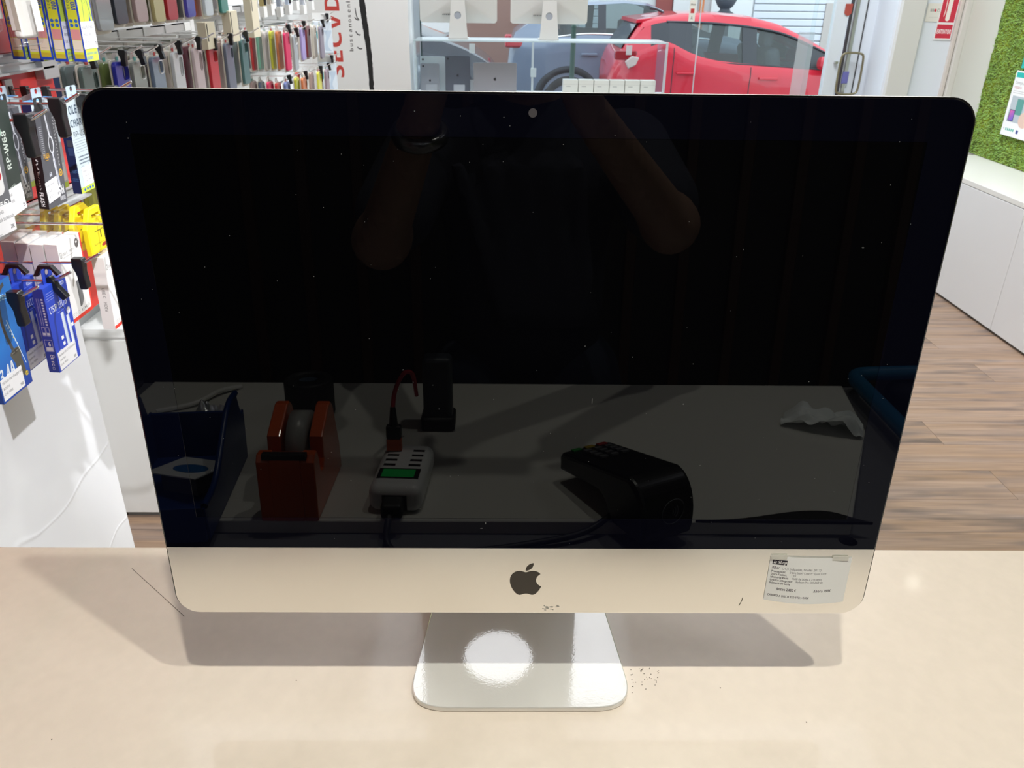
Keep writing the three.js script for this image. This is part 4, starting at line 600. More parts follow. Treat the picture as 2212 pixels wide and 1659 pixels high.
{
  const tex = print(600, 900, (g, w, h) => { g.fillStyle = '#f3f2f2'; g.fillRect(0, 0, w, h); g.fillStyle = '#25b8b0'; g.fillRect(20, 20, w, 70); text(g, 'Compra, vende,', 40, 180, 54, '#8c8a8a'); text(g, 'repara', 40, 240, 54, '#c06a70'); lines(g, 40, 270, 2, 420, 26, '#b5b3b3', 8);
    g.fillStyle = '#b9c2c8'; g.fillRect(60, 340, 540, 360); g.fillStyle = '#5c9c94'; g.fillRect(190, 370, 150, 220); g.fillStyle = '#e3c3b4'; g.beginPath(); g.ellipse(430, 640, 120, 110, 0, 0, 7); g.fill(); g.fillStyle = '#3b3d55'; g.fillRect(80, 530, 120, 160); const gr = g.createLinearGradient(80, 530, 200, 690); gr.addColorStop(0, '#f06ab0'); gr.addColorStop(1, '#5a5fd0'); g.fillStyle = gr; g.fillRect(92, 540, 96, 140);
    for (let k = 0; k < 5; k++) { g.fillStyle = '#2fae9a'; g.fillRect(90 + k * 40, 790, 24, 36); } g.fillStyle = '#3c4a8c'; g.fillRect(330, 790, 50, 50); g.fillStyle = '#cfcfd4'; g.beginPath(); g.arc(50, 800, 14, 0, 7); g.fill(); });
  const t = thing('wall_poster', 'white printed poster with a turquoise band, fixed on the artificial grass', 'poster', [3.022, 0.98, -4.36]);
  part('sheet', box(0.006, 0.36, 0.27), [M.paper, std(0xffffff, 0.5, 0, { map: tex }), M.paper, M.paper, M.paper, M.paper], t, [-0.003, 0.09, 0]);
  t.position.set(3.010, 0.94, -4.365);
  const s = thing('shelf_talker', 'small turquoise card just above the printed poster on the artificial grass', 'card', [3.010, 1.255, -4.36]); part('sheet', boxAt(-0.006, 0, -0.03, 0.05, -0.11, 0.14, 0.001, 1), std(0x25b8b0, 0.5), s);
}
// ---------------------------------------------------------------- signs on the front wall
{
  const tex = print(400, 760, (g, w, h) => { g.fillStyle = '#fbf6f6'; g.fillRect(0, 0, w, h); g.fillStyle = '#d8324a'; g.fillRect(22, 20, w - 44, 470); g.fillRect(22, 524, w - 44, 212); g.fillStyle = '#fff6ee'; g.beginPath(); g.roundRect(160, 70, 96, 400, 40); g.fill(); g.fillRect(130, 40, 150, 40); g.strokeStyle = '#fff6ee'; g.lineWidth = 16; g.beginPath(); g.moveTo(140, 60); g.bezierCurveTo(90, 140, 150, 300, 110, 400); g.stroke(); text(g, 'EXTINTOR', w / 2, 664, 92, '#fff', { bold: true, align: 'center', wide: 0.74 }); });
  const t = thing('extinguisher_sign', 'red and white fire extinguisher sign reading EXTINTOR on the white front wall', 'sign', [2.921, 1.330, -5.296]);
  part('plate', box(0.116, 0.30, 0.004), [M.paper, M.paper, M.paper, M.paper, std(0xffffff, 0.4, 0, { map: tex }), M.paper], t, [0, 0.15, 0]);
  t.rotation.z = -0.015;
  const tex2 = print(300, 240, (g, w, h) => { g.fillStyle = '#efece4'; g.fillRect(0, 0, w, h); text(g, 'NN', 60, 110, 54, '#8d8a86', { bold: true }); g.fillStyle = '#d8324a'; g.beginPath(); g.arc(162, 92, 20, 0, 7); g.fill(); text(g, 'CT', 194, 110, 54, '#8d8a86', { bold: true }); lines(g, 60, 180, 1, 180, 10, '#cfcbc4', 5); });
  const n = thing('wall_notice', 'small cream notice with a red dot, left of the extinguisher sign', 'notice', [2.832, 1.440, -5.297]); part('sheet', box(0.105, 0.11, 0.002), [M.paper, M.paper, M.paper, M.paper, std(0xffffff, 0.6, 0, { map: tex2 }), M.paper], n, [0, 0.055, 0]);
}
// ---------------------------------------------------------------- shop window and door
const GZ = -5.85;
{
  const M_frame = std(lin(0.74, 0.80, 0.86), 0.4);
  const win = struct('window', null); win.position.set(0, 0, GZ);
  part('frame', mergeGeometries([boxAt(-0.655, -0.615, 0, 2.75, -0.04, 0.04), boxAt(-0.655, 2.30, 2.70, 2.75, -0.04, 0.04), boxAt(-0.655, 2.30, 0, 0.5, -0.05, 0.05)]), M_frame, win);
  part('pane', boxAt(-0.612, 1.408, 0.5, 2.70, -0.006, 0.006), M.glass, win); part('pane', boxAt(1.414, 2.255, 0.5, 2.70, -0.006, 0.006), M.glass, win);
  part('glass_edge', boxAt(1.408, 1.414, 0.5, 2.70, -0.008, 0.008), M.acrylicEdge, win);
  part('dark_gasket', boxAt(-0.618, -0.606, 0.5, 2.70, 0.006, 0.02), std(lin(0.03, 0.07, 0.06), 0.5), win);
  const door = struct('door', null); door.position.set(2.30, 0, GZ + 0.25);
  part('door_frame', mergeGeometries([boxAt(-0.02, 0.075, 0, 2.7, -0.03, 0.03), boxAt(0.105, 0.29, 0, 2.7, -0.05, -0.01), boxAt(-0.02, 0.29, 2.62, 2.7, -0.03, 0.03)]), std(lin(0.80, 0.86, 0.92), 0.35), door, null, 'white aluminium door frame');
  part('glass_leaf', boxAt(-0.16, -0.02, 0, 2.62, -0.006, 0.006), M.glass, door);
  part('gasket', mergeGeometries([boxAt(0.098, 0.105, 0, 2.62, -0.02, 0.02), boxAt(0.208, 0.213, 0, 2.62, -0.02, 0.0)]), std(lin(0.05, 0.05, 0.05), 0.5), door);
  part('steel_channel', boxAt(0.125, 0.15, 0, 2.62, -0.012, 0.012, 0.003), M.steel, door);
  const loop = tube([[0.04, 0.93], [0.033, 0.95], [0.033, 1.155], [0.04, 1.18], [0.065, 1.19], [0.155, 1.19], [0.18, 1.18], [0.187, 1.155], [0.187, 0.95], [0.18, 0.93], [0.155, 0.92], [0.065, 0.92]].map(([x, y]) => V(x + 0.035, y + 0.035, 0.06)), 0.0075, 90, 10, true);
  part('door_handle', loop, std(lin(0.32, 0.28, 0.18), 0.3, 0.8), door, null, 'rounded metal loop handle');
  part('lock_plate', boxAt(0.115, 0.16, 1.02, 1.10, 0.008, 0.016, 0.003), std(lin(0.18, 0.18, 0.5), 0.4), door);
  part('handle_mount', mergeGeometries([boxAt(0.03, 0.05, 1.155, 1.17, 0.0, 0.06), boxAt(0.10, 0.115, 0.905, 0.92, 0.0, 0.06)]), M.steel, door);
  const badge = solo('window_badge', extrude(rrShape(0.05, 0.075, [0.024, 0.024, 0.006, 0.006]), 0.002, 0.0005, 1, 10), std(lin(0.45, 0.08, 0.06), 0.5), 'small dark red shield sticker on the glass beside the door', 'sticker', [2.365, 1.50, GZ + 0.285]);
}
{ // white plinth and the acrylic display case
  const t = thing('window_plinth', 'white plinth in the shop window carrying the acrylic display case', 'plinth', [0.25, 0, -5.58]);
  part('body', boxAt(-0.86, 0.92, 0, 0.90, -0.2, 0.22, 0.004), M.white, t); part('top', boxAt(-0.87, 0.93, 0.90, 0.925, -0.21, 0.23, 0.003), M.white, t);
  const c = thing('display_case', 'clear acrylic display case in the shop window with two computers on top', 'display case', [0.245, 0.926, -5.58]);
  const L = 0.86, D = 0.18, H = 0.36;
  part('top_plate', boxAt(-L, L, H - 0.008, H, -D, D), M.acrylicEdge, c);
  part('front_edge', boxAt(-L, L, H - 0.009, H + 0.001, D - 0.004, D + 0.003), M.acrylicEdge, c);
  part('front_plate', boxAt(-L, -0.06, 0, H - 0.01, D - 0.006, D - 0.001), M.clear, c); part('front_plate', boxAt(-0.052, L, 0, H - 0.01, D - 0.006, D - 0.001), M.clear, c);
  for (const x of [-L, -0.056, L]) part('edge_post', boxAt(x - 0.008, x + 0.008, 0, H, D - 0.012, D + 0.003, 0.002), M.acrylicEdge, c);
  for (const x of [-L, L]) part('side_plate', boxAt(x - 0.003, x + 0.003, 0, H - 0.01, -D, D - 0.012), M.clear, c);
  for (const [x, y] of [[-0.47, 0.30], [0.60, 0.30], [-0.05, 0.15]]) { part('shelf_clip', boxAt(x - 0.02, x + 0.02, y - 0.02, y + 0.04, D + 0.003, D + 0.008, 0.002), M.acrylicEdge, c); }
  const c2 = [1.30, 1.318, 1.336];
}
function rearComputer(x, label) {
  const t = thing('desktop_computer', label, 'computer', [x, 1.2865, -5.60], 'desktop computers on the display case');
  const p = new THREE.Group(); p.name = 'display_panel'; p.position.set(0, 0.098, -0.02); p.rotation.y = Math.PI; t.add(p);
  part('housing', shell(0.535, 0.36, 0.022, 0.18, 0.038, 0.005), M.aluminium, p); part('screen', extrude(rrShape(0.533, 0.358, 0.02, 0, 0.18), 0.002, 0.0005).translate(0, 0, -0.001), M.black, p);
  const slots = []; for (let k = 0; k < 7; k++) slots.push(boxAt(0.03 + k * 0.012, 0.036 + k * 0.012, 0.050, 0.056, -0.026 - 0.001 * (7 - k), -0.02)); part('ports', mergeGeometries(slots), M.black, p);
  const neck = poly([[-0.066, 0], [0.066, 0], [0.052, 0.16], [0.046, 0.24], [-0.046, 0.24], [-0.052, 0.16]]); const h = new THREE.Path(); h.absarc(-0.002, 0.145, 0.024, 0, Math.PI * 2, true); neck.holes.push(h);
  part('neck', extrude(neck, 0.006, 0.0008, 1, 24).rotateX(-0.10), std(lin(0.74, 0.72, 0.68), 0.4, 0.25), t, [0, 0.004, 0.075]);
  part('foot', flatUp(extrude(rrShape(0.14, 0.19, 0.02, 0, 0), 0.005, 0.001, 2)), M.aluminium, t, [0, 0.0, -0.015]);
  part('cable_hole_back', cyl(0.024, 0.024, 0.004, 24).rotateX(Math.PI / 2), std(lin(0.36, 0.38, 0.42), 0.5), t, [-0.002, 0.146, 0.058]);
  return t;
}
rearComputer(-0.325, 'left of the two silver desktop computers seen from behind on the acrylic case');
rearComputer(0.303, 'right of the two silver desktop computers seen from behind on the acrylic case');
{ // goods inside the case
  const tabBack = (w, h) => extrude(rrShape(w, h, 0.012, 0, h / 2), 0.007, 0.0015, 2, 8);
  function tablet(x, y, z, w, h, col, label, lean, logo) {
    const t = thing('tablet', label, 'tablet', [x, y, z]); t.rotation.x = -lean; t.rotation.y = logo?.yaw || 0;
    part('back', tabBack(w, h), std(col, 0.4, 0.4), t);
    if (logo) { part('emblem', extrude(svgShape(EMBLEM, logo.s / 24, -logo.s / 2, h * logo.y + logo.s / 2), 0.0006, 0, 1, 6), std(lin(0.03, 0.03, 0.035), 0.3, 0.3), t, [0, 0, 0.007]); }
    if (logo?.paper) part('price_card', box(0.08, 0.05, 0.001), std(lin(0.45, 0.47, 0.5), 0.6), t, [0.01, 0.03, 0.0085]);
    part('camera', cyl(0.007, 0.007, 0.002, 16).rotateX(Math.PI / 2), M.black, t, [-w / 2 + 0.02, h - 0.02, 0.0078]);
    return t;
  }
  tablet(-0.532, 0.930, -5.56, 0.135, 0.195, lin(0.36, 0.38, 0.42), 'smaller grey tablet leaning in the left corner of the acrylic case', 0.16, { s: 0.018, y: 0.42, paper: true });
  tablet(-0.515, 0.930, -5.62, 0.18, 0.235, lin(0.78, 0.86, 0.88), 'white tablet standing behind the smaller grey one', 0.12, { s: 0.001, y: 0.5 });
  tablet(-0.335, 0.930, -5.56, 0.175, 0.245, lin(0.13, 0.145, 0.18), 'dark grey tablet with a price card, between the grey tablet and the laptop', 0.14, { s: 0.02, y: 0.48, paper: true });
  const w = thing('white_card', 'blank white card beside the dark grey tablet in the acrylic case', 'card', [-0.225, 0.930, -5.60]); part('sheet', box(0.07, 0.085, 0.003), M.white, w, [0, 0.0425, 0]); w.rotation.x = -0.1;
  const lap = thing('laptop', 'open silver laptop seen from behind in the acrylic case', 'laptop', [-0.07, 0.926, -5.56]);
  part('base', flatUp(extrude(rrShape(0.304, 0.21, 0.012, 0, 0.11), 0.011, 0.003, 2)), M.aluminium, lap, [0, 0, 0]);
  const lid = part('lid', extrude(rrShape(0.304, 0.205, 0.012, 0, 0.1025), 0.006, 0.002, 2, 8), std(lin(0.40, 0.385, 0.40), 0.45, 0.4), lap, [0, 0.006, 0.012]); lid.rotation.x = 0.06;
  part('emblem', extrude(svgShape(EMBLEM, 0.026 / 24, -0.013, 0.026), 0.0006, 0, 1, 8), std(lin(0.05, 0.05, 0.055), 0.25, 0.4), lid, [0, 0.085, 0.006]);
  for (let k = 0; k < 6; k++) {
    const t = thing('white_box', `small white product box, ${['first', 'second', 'third', 'fourth', 'fifth', 'sixth'][k]} from the left in the row inside the acrylic case`, 'box', [0.465 + k * 0.110, 0.926, -5.55], 'row of small white boxes');
    part('carton', boxAt(-0.053, 0.053, 0, 0.105, -0.04, 0.04, 0.003), std(lin(0.84, 0.81, 0.72), 0.5), t); part('lid_line', boxAt(-0.0535, 0.0535, 0.074, 0.0755, -0.0405, 0.0405), std(lin(0.6, 0.57, 0.5), 0.6), t);
    part('print', boxAt(-0.03, 0.0, 0.060, 0.064, 0.0400, 0.0406), std(lin(0.4, 0.39, 0.36), 0.7), t);
  }
  const bm = thing('clear_divider', 'clear standing panel between the laptop and the white boxes', 'panel', [0.40, 0.926, -5.52]); part('panel', boxAt(-0.1, 0.1, 0, 0.13, 0, 0.004), M.clear, bm);
  const tagTex = print(120, 240, (g, W, H) => { g.fillStyle = '#e9e4da'; g.fillRect(0, 0, W, H); text(g, 'iPhone', 14, 60, 30, '#5a5650', { bold: true }); g.fillStyle = '#c03a3a'; g.fillRect(26, 96, 70, 50); text(g, 'A', 42, 216, 50, '#5a5650', { bold: true }); });
  const ht = thing('hanging_tag', 'narrow cream tag hanging in the window above the red car roof', 'tag', [1.345, 1.405, GZ + 0.02]); part('card', box(0.045, 0.14, 0.002), [M.paper, M.paper, M.paper, M.paper, std(0xffffff, 0.6, 0, { map: tagTex }), M.paper], ht, [0, 0.07, 0]); part('string', cyl(0.0012, 0.0012, 1.15, 6), M.paper, ht, [0, 0.715, 0]);
  const sp = thing('clear_sign_panel', 'tall clear acrylic sign panel standing by the door in front of the red car', 'panel', [2.16, 0.3, GZ + 0.12]); part('panel', boxAt(-0.055, 0.06, 0, 1.05, -0.003, 0.003), phys(lin(0.9, 0.92, 0.94), 0.2, 0, { transmission: 0.75, thickness: 0 }), sp); part('base', boxAt(-0.07, 0.075, -0.3, 0, -0.06, 0.06, 0.003), M.white, sp);
}
// ---------------------------------------------------------------- the street
const ROAD = -0.05;
struct('pavement', boxAt(-9, 14, ROAD - 0.3, ROAD + 0.02, -7.4, -5.95), std(lin(0.36, 0.35, 0.34), 0.85));
struct('road', boxAt(-12, 18, ROAD - 0.3, ROAD - 0.02, -12.6, -7.4), std(lin(0.16, 0.16, 0.17), 0.9));
struct('pavement', boxAt(-12, 18, ROAD - 0.3, ROAD + 0.08, -15, -12.6), std(lin(0.42, 0.41, 0.39), 0.85));
const M_tint = phys(lin(0.55, 0.62, 0.62), 0.0, 0, { transmission: 0.95, thickness: 0 }), M_seat = std(lin(0.11, 0.12, 0.14), 0.8), M_trim = std(lin(0.035, 0.037, 0.045), 0.4), M_tyre = std(lin(0.02, 0.02, 0.022), 0.8);
function loft(st, rows, u0, u1, mat, name, parent, label) { // rows: functions of station -> [half width, height]; both flanks
  const pos = [], idx = [], nR = rows.length, xs = []; const n = Math.max(2, Math.round((u1 - u0) / 0.06)); for (let i = 0; i <= n; i++) xs.push(u0 + (u1 - u0) * i / n);
  for (const s of [1, -1]) { const b = pos.length / 3; xs.forEach(x => rows.forEach(r => { const [w, y] = r(x); pos.push(x, y, s * w); })); for (let i = 0; i < n; i++) for (let j = 0; j + 1 < nR; j++) { const a = b + i * nR + j, c = a + nR; s > 0 ? idx.push(a, c, a + 1, a + 1, c, c + 1) : idx.push(a, a + 1, c, a + 1, c + 1, c); } }
  const g = new THREE.BufferGeometry(); g.setAttribute('position', new THREE.Float32BufferAttribute(pos, 3)); g.setIndex(idx);
  const m = mergeVertices(g, 1e-4); m.computeVertexNormals(); return part(name, toCreasedNormals(m, 0.9), mat, parent, null, label);
}
function car(o) { // x runs from tail to nose, z across; the near flank is +z
  const t = thing('parked_car', o.label, 'car', o.pos), P = phys(o.paint, 0.3, 0.0, { clearcoat: 0.85, clearcoatRoughness: 0.03, specularIntensity: 0.4 });
  const roof = x => interp(o.roof, x), belt = x => Math.min(interp(o.belt, x), roof(x) - 0.004), L0 = o.roof[0][0], L1 = o.roof[o.roof.length - 1][0], W = o.half;
  const plan = x => { const a = Math.min(1, (x - L0) / 0.55), b = Math.min(1, (L1 - x) / 0.8); return W * Math.pow(Math.max(0, a), 0.16) * Math.pow(Math.max(0, b), 0.2); };
  const tall = x => Math.max(0, roof(x) - belt(x)), rail = x => Math.max(0, Math.min(1, tall(x) / 0.42));
  const rBelt = x => [plan(x) * 0.945, belt(x)], rEdge = x => [plan(x) * (0.945 - 0.20 * rail(x)), belt(x) + tall(x) * (0.90 - (o.cant || 0))];
  loft(0, [x => [plan(x) * 0.90, 0.20], x => [plan(x) * 0.985, 0.34], x => [plan(x), 0.50], x => [plan(x) * 0.985, belt(x) - 0.20], x => [plan(x) * 1.0, belt(x) - 0.12], x => [plan(x) * 0.975, belt(x) - 0.03], rBelt], L0, L1, P, 'body_side', t);
  loft(0, [rEdge, ...(o.cant ? [x => [plan(x) * (0.93 - 0.215 * rail(x)), belt(x) + tall(x) * 0.84]] : []), x => [plan(x) * (0.90 - 0.22 * rail(x)), belt(x) + tall(x) * 0.945], x => [plan(x) * (0.72 - 0.24 * rail(x)), belt(x) + tall(x) * 0.985], x => [plan(x) * 0.35, roof(x) - 0.002], x => [0, roof(x)]], L0, L1, P, 'roof_and_bonnet', t);
  const [g0, g1] = o.cabin; const gl = []; let prev = L0;
  for (const [a, b, kind] of o.bands) { // between belt and roof: pillars and panes
    const inset = kind === 'pane' ? 0.006 : 0; loft(0, [x => [rBelt(x)[0] - inset, rBelt(x)[1]], x => [rEdge(x)[0] - inset, rEdge(x)[1]]], a, b, kind === 'pane' ? M_tint : kind === 'paint' ? P : M_trim, kind === 'pane' ? 'side_window' : 'pillar', t);
  }
  for (const [x, r] of o.wheels) for (const s of [1, -1]) { const w = part('wheel', new THREE.LatheGeometry([[0.02, -0.09], [r * 0.6, -0.09], [r * 0.68, -0.11], [r * 0.93, -0.105], [r, -0.07], [r, 0.07], [r * 0.93, 0.105], [r * 0.68, 0.11], [r * 0.62, 0.05], [0.02, 0.07]].map(p => new THREE.Vector2(...p)), 40).rotateX(Math.PI / 2), M_tyre, t, [x, r, s * (W - 0.10)]); const rim = []; for (let k = 0; k < 10; k++) rim.push(boxAt(0.02, r * 0.62, -0.022, 0.022, 0.06, 0.085).rotateZ(k * Math.PI / 5)); part('rim', mergeGeometries(rim), M.steel, w).scale.z = s; }
  for (const [x, y] of o.handles || []) part('door_handle', boxAt(-0.10, 0.10, -0.013, 0.013, 0, 0.03, 0.008, 3), P, t, [x, y, plan(x) * 0.985 + 0.005]);
  for (const x of o.seams || []) loft(0, [q => [plan(q) * 0.997, 0.30], q => [plan(q) * 1.004, 0.50], q => [plan(q) * 0.989, belt(q) - 0.20], q => [plan(q) * 1.004, belt(q) - 0.12], q => [plan(q) * 0.98, belt(q) - 0.03]], x, x + 0.008, M_trim, 'door_seam', t);
  part('interior_floor', boxAt(g0, g1, 0.3, 0.62, -W * 0.8, W * 0.8), M_seat, t);
  for (const x of o.seats || []) for (const z of [-0.38, 0.38]) { const s = part('seat', mergeGeometries([new RoundedBoxGeometry(0.16, 0.60, 0.46, 3, 0.06).rotateZ(0.22).translate(0, 0.30, 0), new RoundedBoxGeometry(0.10, 0.17, 0.26, 3, 0.04).translate(-0.09, 0.68, 0), new RoundedBoxGeometry(0.46, 0.16, 0.46, 3, 0.06).translate(0.2, 0.02, 0)]), M_seat, t, [x, 0.52, z]); }
  if (o.wheelAt) { const s = part('steering_wheel', new THREE.TorusGeometry(0.18, 0.016, 10, 36), M_trim, t, [o.wheelAt[0], o.wheelAt[1], -0.36]); s.rotation.y = Math.PI / 2 - 0.1; s.rotation.x = -0.35; part('dashboard', boxAt(0.14, 0.62, -0.30, -0.06, -0.30, 1.05, 0.05, 3), M_seat, t, [o.wheelAt[0], o.wheelAt[1], -0.36]); }
  o.extra?.(t, { P, plan, belt, roof, rEdge, rBelt }); return t;
}
const CX0 = 1.11;                                           // the red car's tail in world x
const pxX = u => -0.09 + (u - 1070) * 0.00477 - CX0, pxY = v => 1.39 - (v - 30) * 0.00437 - ROAD;
car({
  label: 'glossy red hatchback parked right outside the shop window', pos: [CX0, ROAD, -9.25], paint: lin(0.60, 0.022, 0.045), half: 0.86,
  roof: [[1318, 235], [1322, 190], [1330, 155], [1338, 130], [1350, 108], [1372, 78], [1391, 47], [1420, 38], [1480, 29], [1560, 27], [1630, 33], [1700, 50], [1760, 80], [1815, 113], [1900, 132], [1990, 146], [2050, 160], [2080, 190], [2092, 240]].map(([u, v]) => [pxX(u), pxY(v)]),
  belt: [[1318, 250], [1330, 172], [1350, 128], [1400, 104], [1430, 92], [1446, 90], [1470, 102], [1490, 112], [1520, 123], [1553, 130], [1600, 135], [1740, 143], [1815, 148], [1990, 158], [2092, 260]].map(([u, v]) => [pxX(u), pxY(v)]),
  cant: 0.14, cabin: [pxX(1440), pxX(1800)], bands: [[1318, 1408, 'paint'], [1408, 1446, 'trim'], [1446, 1497, 'trim'], [1497, 1610, 'pane'], [1610, 1642, 'trim'], [1642, 1762, 'pane'], [1762, 1815, 'trim'], [1815, 2092, 'paint']].map(([a, b, k]) => [pxX(a), pxX(b), k]),
  wheels: [[0.62, 0.31], [3.1, 0.31]], handles: [[pxX(1486), pxY(158)], [pxX(1668), pxY(168)]], seams: [pxX(1456), pxX(1628), pxX(1790)], seats: [pxX(1530), pxX(1700)], wheelAt: [pxX(1728), pxY(140)],
  extra(t, { P, plan, belt, roof, rEdge }) {
    const zf = x => plan(x) * 0.99;
    const hs = []; // sloping hatch glass
    const g = new THREE.BufferGeometry(), x0 = pxX(1354), x1 = pxX(1388), w0 = 0.60, w1 = 0.50; const y0 = pxY(108), y1 = pxY(54);
    g.setAttribute('position', new THREE.Float32BufferAttribute([x0 - 0.03, y0, w0, x0 - 0.03, y0, -w0, x1 - 0.03, y1, -w1, x1 - 0.03, y1, w1], 3)); g.setIndex([0, 2, 1, 0, 3, 2]); g.computeVertexNormals(); part('rear_window', g, phys(lin(0.10, 0.12, 0.14), 0.05, 0, { side: THREE.DoubleSide }), t);
    part('spoiler', extrude(poly([[-0.10, -0.02], [-0.09, 0.015], [0.20, 0.045], [0.20, 0.0]]), 1.16, 0.008, 2).translate(0, 0, -0.58), P, t, [pxX(1398), pxY(48), 0]);
    const lamp = new THREE.Shape(); [[-0.04, 0.02], [0.03, 0.075], [0.13, 0.06], [0.18, 0.10], [0.14, 0.0], [0.07, -0.02], [0.0, -0.05]].forEach(([a, b], i) => i ? lamp.lineTo(a, b) : lamp.moveTo(a, b));
    part('tail_lamp', extrude(lamp, 0.05, 0.012, 2, 4), phys(lin(0.62, 0.50, 0.46), 0.08, 0, { clearcoat: 1 }), t, [pxX(1362), pxY(140), zf(pxX(1375)) - 0.035], 'pale clear rear lamp');
    part('tail_lamp', extrude(rrShape(0.24, 0.09, 0.03), 0.05, 0.012, 2, 6), phys(lin(0.30, 0.01, 0.02), 0.08, 0, { clearcoat: 1 }), t, [pxX(1356), pxY(122), zf(pxX(1370)) - 0.045], 'red rear lamp');
    part('window_trim', tube([[1440, 96], [1470, 112], [1500, 126], [1560, 134], [1660, 139], [1760, 145], [1812, 149]].map(([u, v]) => V(pxX(u), pxY(v) - 0.005, plan(pxX(u)) * 0.95)), 0.010, 60, 6), std(lin(0.03, 0.03, 0.04), 0.35), t);
    part('roof_rail', tube([[1440, 60], [1500, 48], [1560, 43], [1640, 46], [1700, 60], [1760, 88], [1812, 116]].map(([u]) => { const x = pxX(u), e = rEdge(x); return V(x, e[1] + 0.002, e[0] + 0.002); }), 0.011, 60, 6), std(lin(0.03, 0.03, 0.04), 0.35), t);
    part('wing_mirror', new RoundedBoxGeometry(0.20, 0.13, 0.16, 4, 0.05), P, t, [pxX(1790), pxY(132), plan(1) * 0.98 + 0.07]);
    part('bumper', boxAt(-0.02, 0.32, 0.24, 0.52, -0.72, 0.72, 0.06, 4), P, t, [0.0, 0, 0]);
    part('aerial', tube([V(0, 0, 0), V(-0.10, 0.04, 0), V(-0.16, 0.045, 0)], 0.012, 10, 6), M_trim, t, [pxX(1460), pxY(33), 0]);
  },
});
const carY = h => h;
car({ // dark car whose bonnet ends left of the middle
  label: 'dark blue-grey car in front of the window, only its bonnet and windscreen showing', pos: [-3.72, ROAD, -9.25], paint: lin(0.018, 0.021, 0.032), half: 0.86,
  roof: [[0, 0.35], [0.05, 0.80], [0.25, 1.05], [0.75, 1.52], [1.3, 1.62], [1.9, 1.62], [2.25, 1.55], [2.75, 1.26], [2.886, 1.215], [3.105, 1.155], [3.296, 1.085], [3.487, 0.985], [3.606, 0.90], [3.65, 0.80], [3.68, 0.4]],
  belt: [[0, 0.3], [0.2, 0.95], [1.5, 1.05], [2.7, 1.10], [3.3, 0.95], [3.6, 0.75], [3.68, 0.3]], cabin: [0.5, 2.6], bands: [[0, 0.5, 'paint'], [0.5, 1.3, 'pane'], [1.3, 1.4, 'trim'], [1.4, 2.2, 'pane'], [2.2, 2.36, 'trim'], [2.36, 2.76, 'pane'], [2.76, 3.68, 'paint']],
  wheels: [[0.7, 0.31], [3.0, 0.31]], seats: [0.9, 1.7], wheelAt: [2.05, 0.95],
  extra(t, { plan, roof }) { part('head_lamp', new THREE.SphereGeometry(0.12, 20, 12).scale(1.3, 0.5, 0.7), phys(lin(0.7, 0.74, 0.8), 0.05, 0, { clearcoat: 1 }), t, [3.46, 0.86, plan(3.46) * 0.90]); part('windscreen', (() => { const g = new THREE.BufferGeometry(); g.setAttribute('position', new THREE.Float32BufferAttribute([2.76, 1.275, 0.70, 2.76, 1.275, -0.70, 2.27, 1.56, -0.56, 2.27, 1.56, 0.56], 3)); g.setIndex([0, 1, 2, 0, 2, 3]); g.computeVertexNormals(); return g; })(), phys(lin(0.25, 0.34, 0.34), 0.05, 0, { side: THREE.DoubleSide }), t); part('wiper', tube([V(2.82, 1.27, 0.5), V(2.74, 1.30, 0.2), V(2.76, 1.29, -0.1)], 0.012, 16, 6), M_trim, t); },
});
car({ // silver-blue car behind
  label: 'silver-blue car with red tail lamps on the far side of the street', pos: [0.02, ROAD, -11.2], paint: lin(0.20, 0.245, 0.33), half: 0.90,
  roof: [[0, 0.5], [0.03, 0.95], [0.12, 1.16], [0.45, 1.38], [0.9, 1.50], [1.5, 1.54], [1.8, 1.51], [2.07, 1.40], [2.5, 1.20], [3.0, 1.10], [3.8, 0.98], [4.2, 0.80], [4.25, 0.4]],
  belt: [[0, 0.4], [0.1, 1.06], [1.0, 1.16], [2.5, 1.13], [3.2, 1.0], [4.1, 0.8], [4.25, 0.3]], cabin: [0.5, 2.6], bands: [[0, 0.55, 'paint'], [0.55, 1.15, 'pane'], [1.15, 1.25, 'trim'], [1.25, 1.95, 'pane'], [1.95, 2.1, 'trim'], [2.1, 2.6, 'pane'], [2.6, 4.25, 'paint']],
  wheels: [[0.80, 0.34], [3.4, 0.34]], seats: [0.9, 1.7], wheelAt: [2.1, 1.0], handles: [[1.05, 0.92], [1.85, 0.90]],
  extra(t, { plan }) { for (const s of [1, -1]) part('tail_lamp', new RoundedBoxGeometry(0.34, 0.09, 0.10, 3, 0.03), phys(lin(0.55, 0.03, 0.05), 0.1, 0, { clearcoat: 1 }), t, [0.16, 1.02, s * plan(0.2) * 0.92], 'red rear lamp'); part('belt_strip', tube([0.5, 1.0, 1.6, 2.2, 2.6].map(x => V(x, interp([[0.1, 1.06], [1.0, 1.16], [2.5, 1.13], [3.2, 1.0]], x) - 0.01, plan(x) * 0.955)), 0.014, 30, 6), M.chrome, t); part('wheel_arch', new THREE.TorusGeometry(0.40, 0.05, 8, 32, Math.PI), std(lin(0.02, 0.022, 0.03), 0.6), t, [0.80, 0.34, 0.87]); },
});
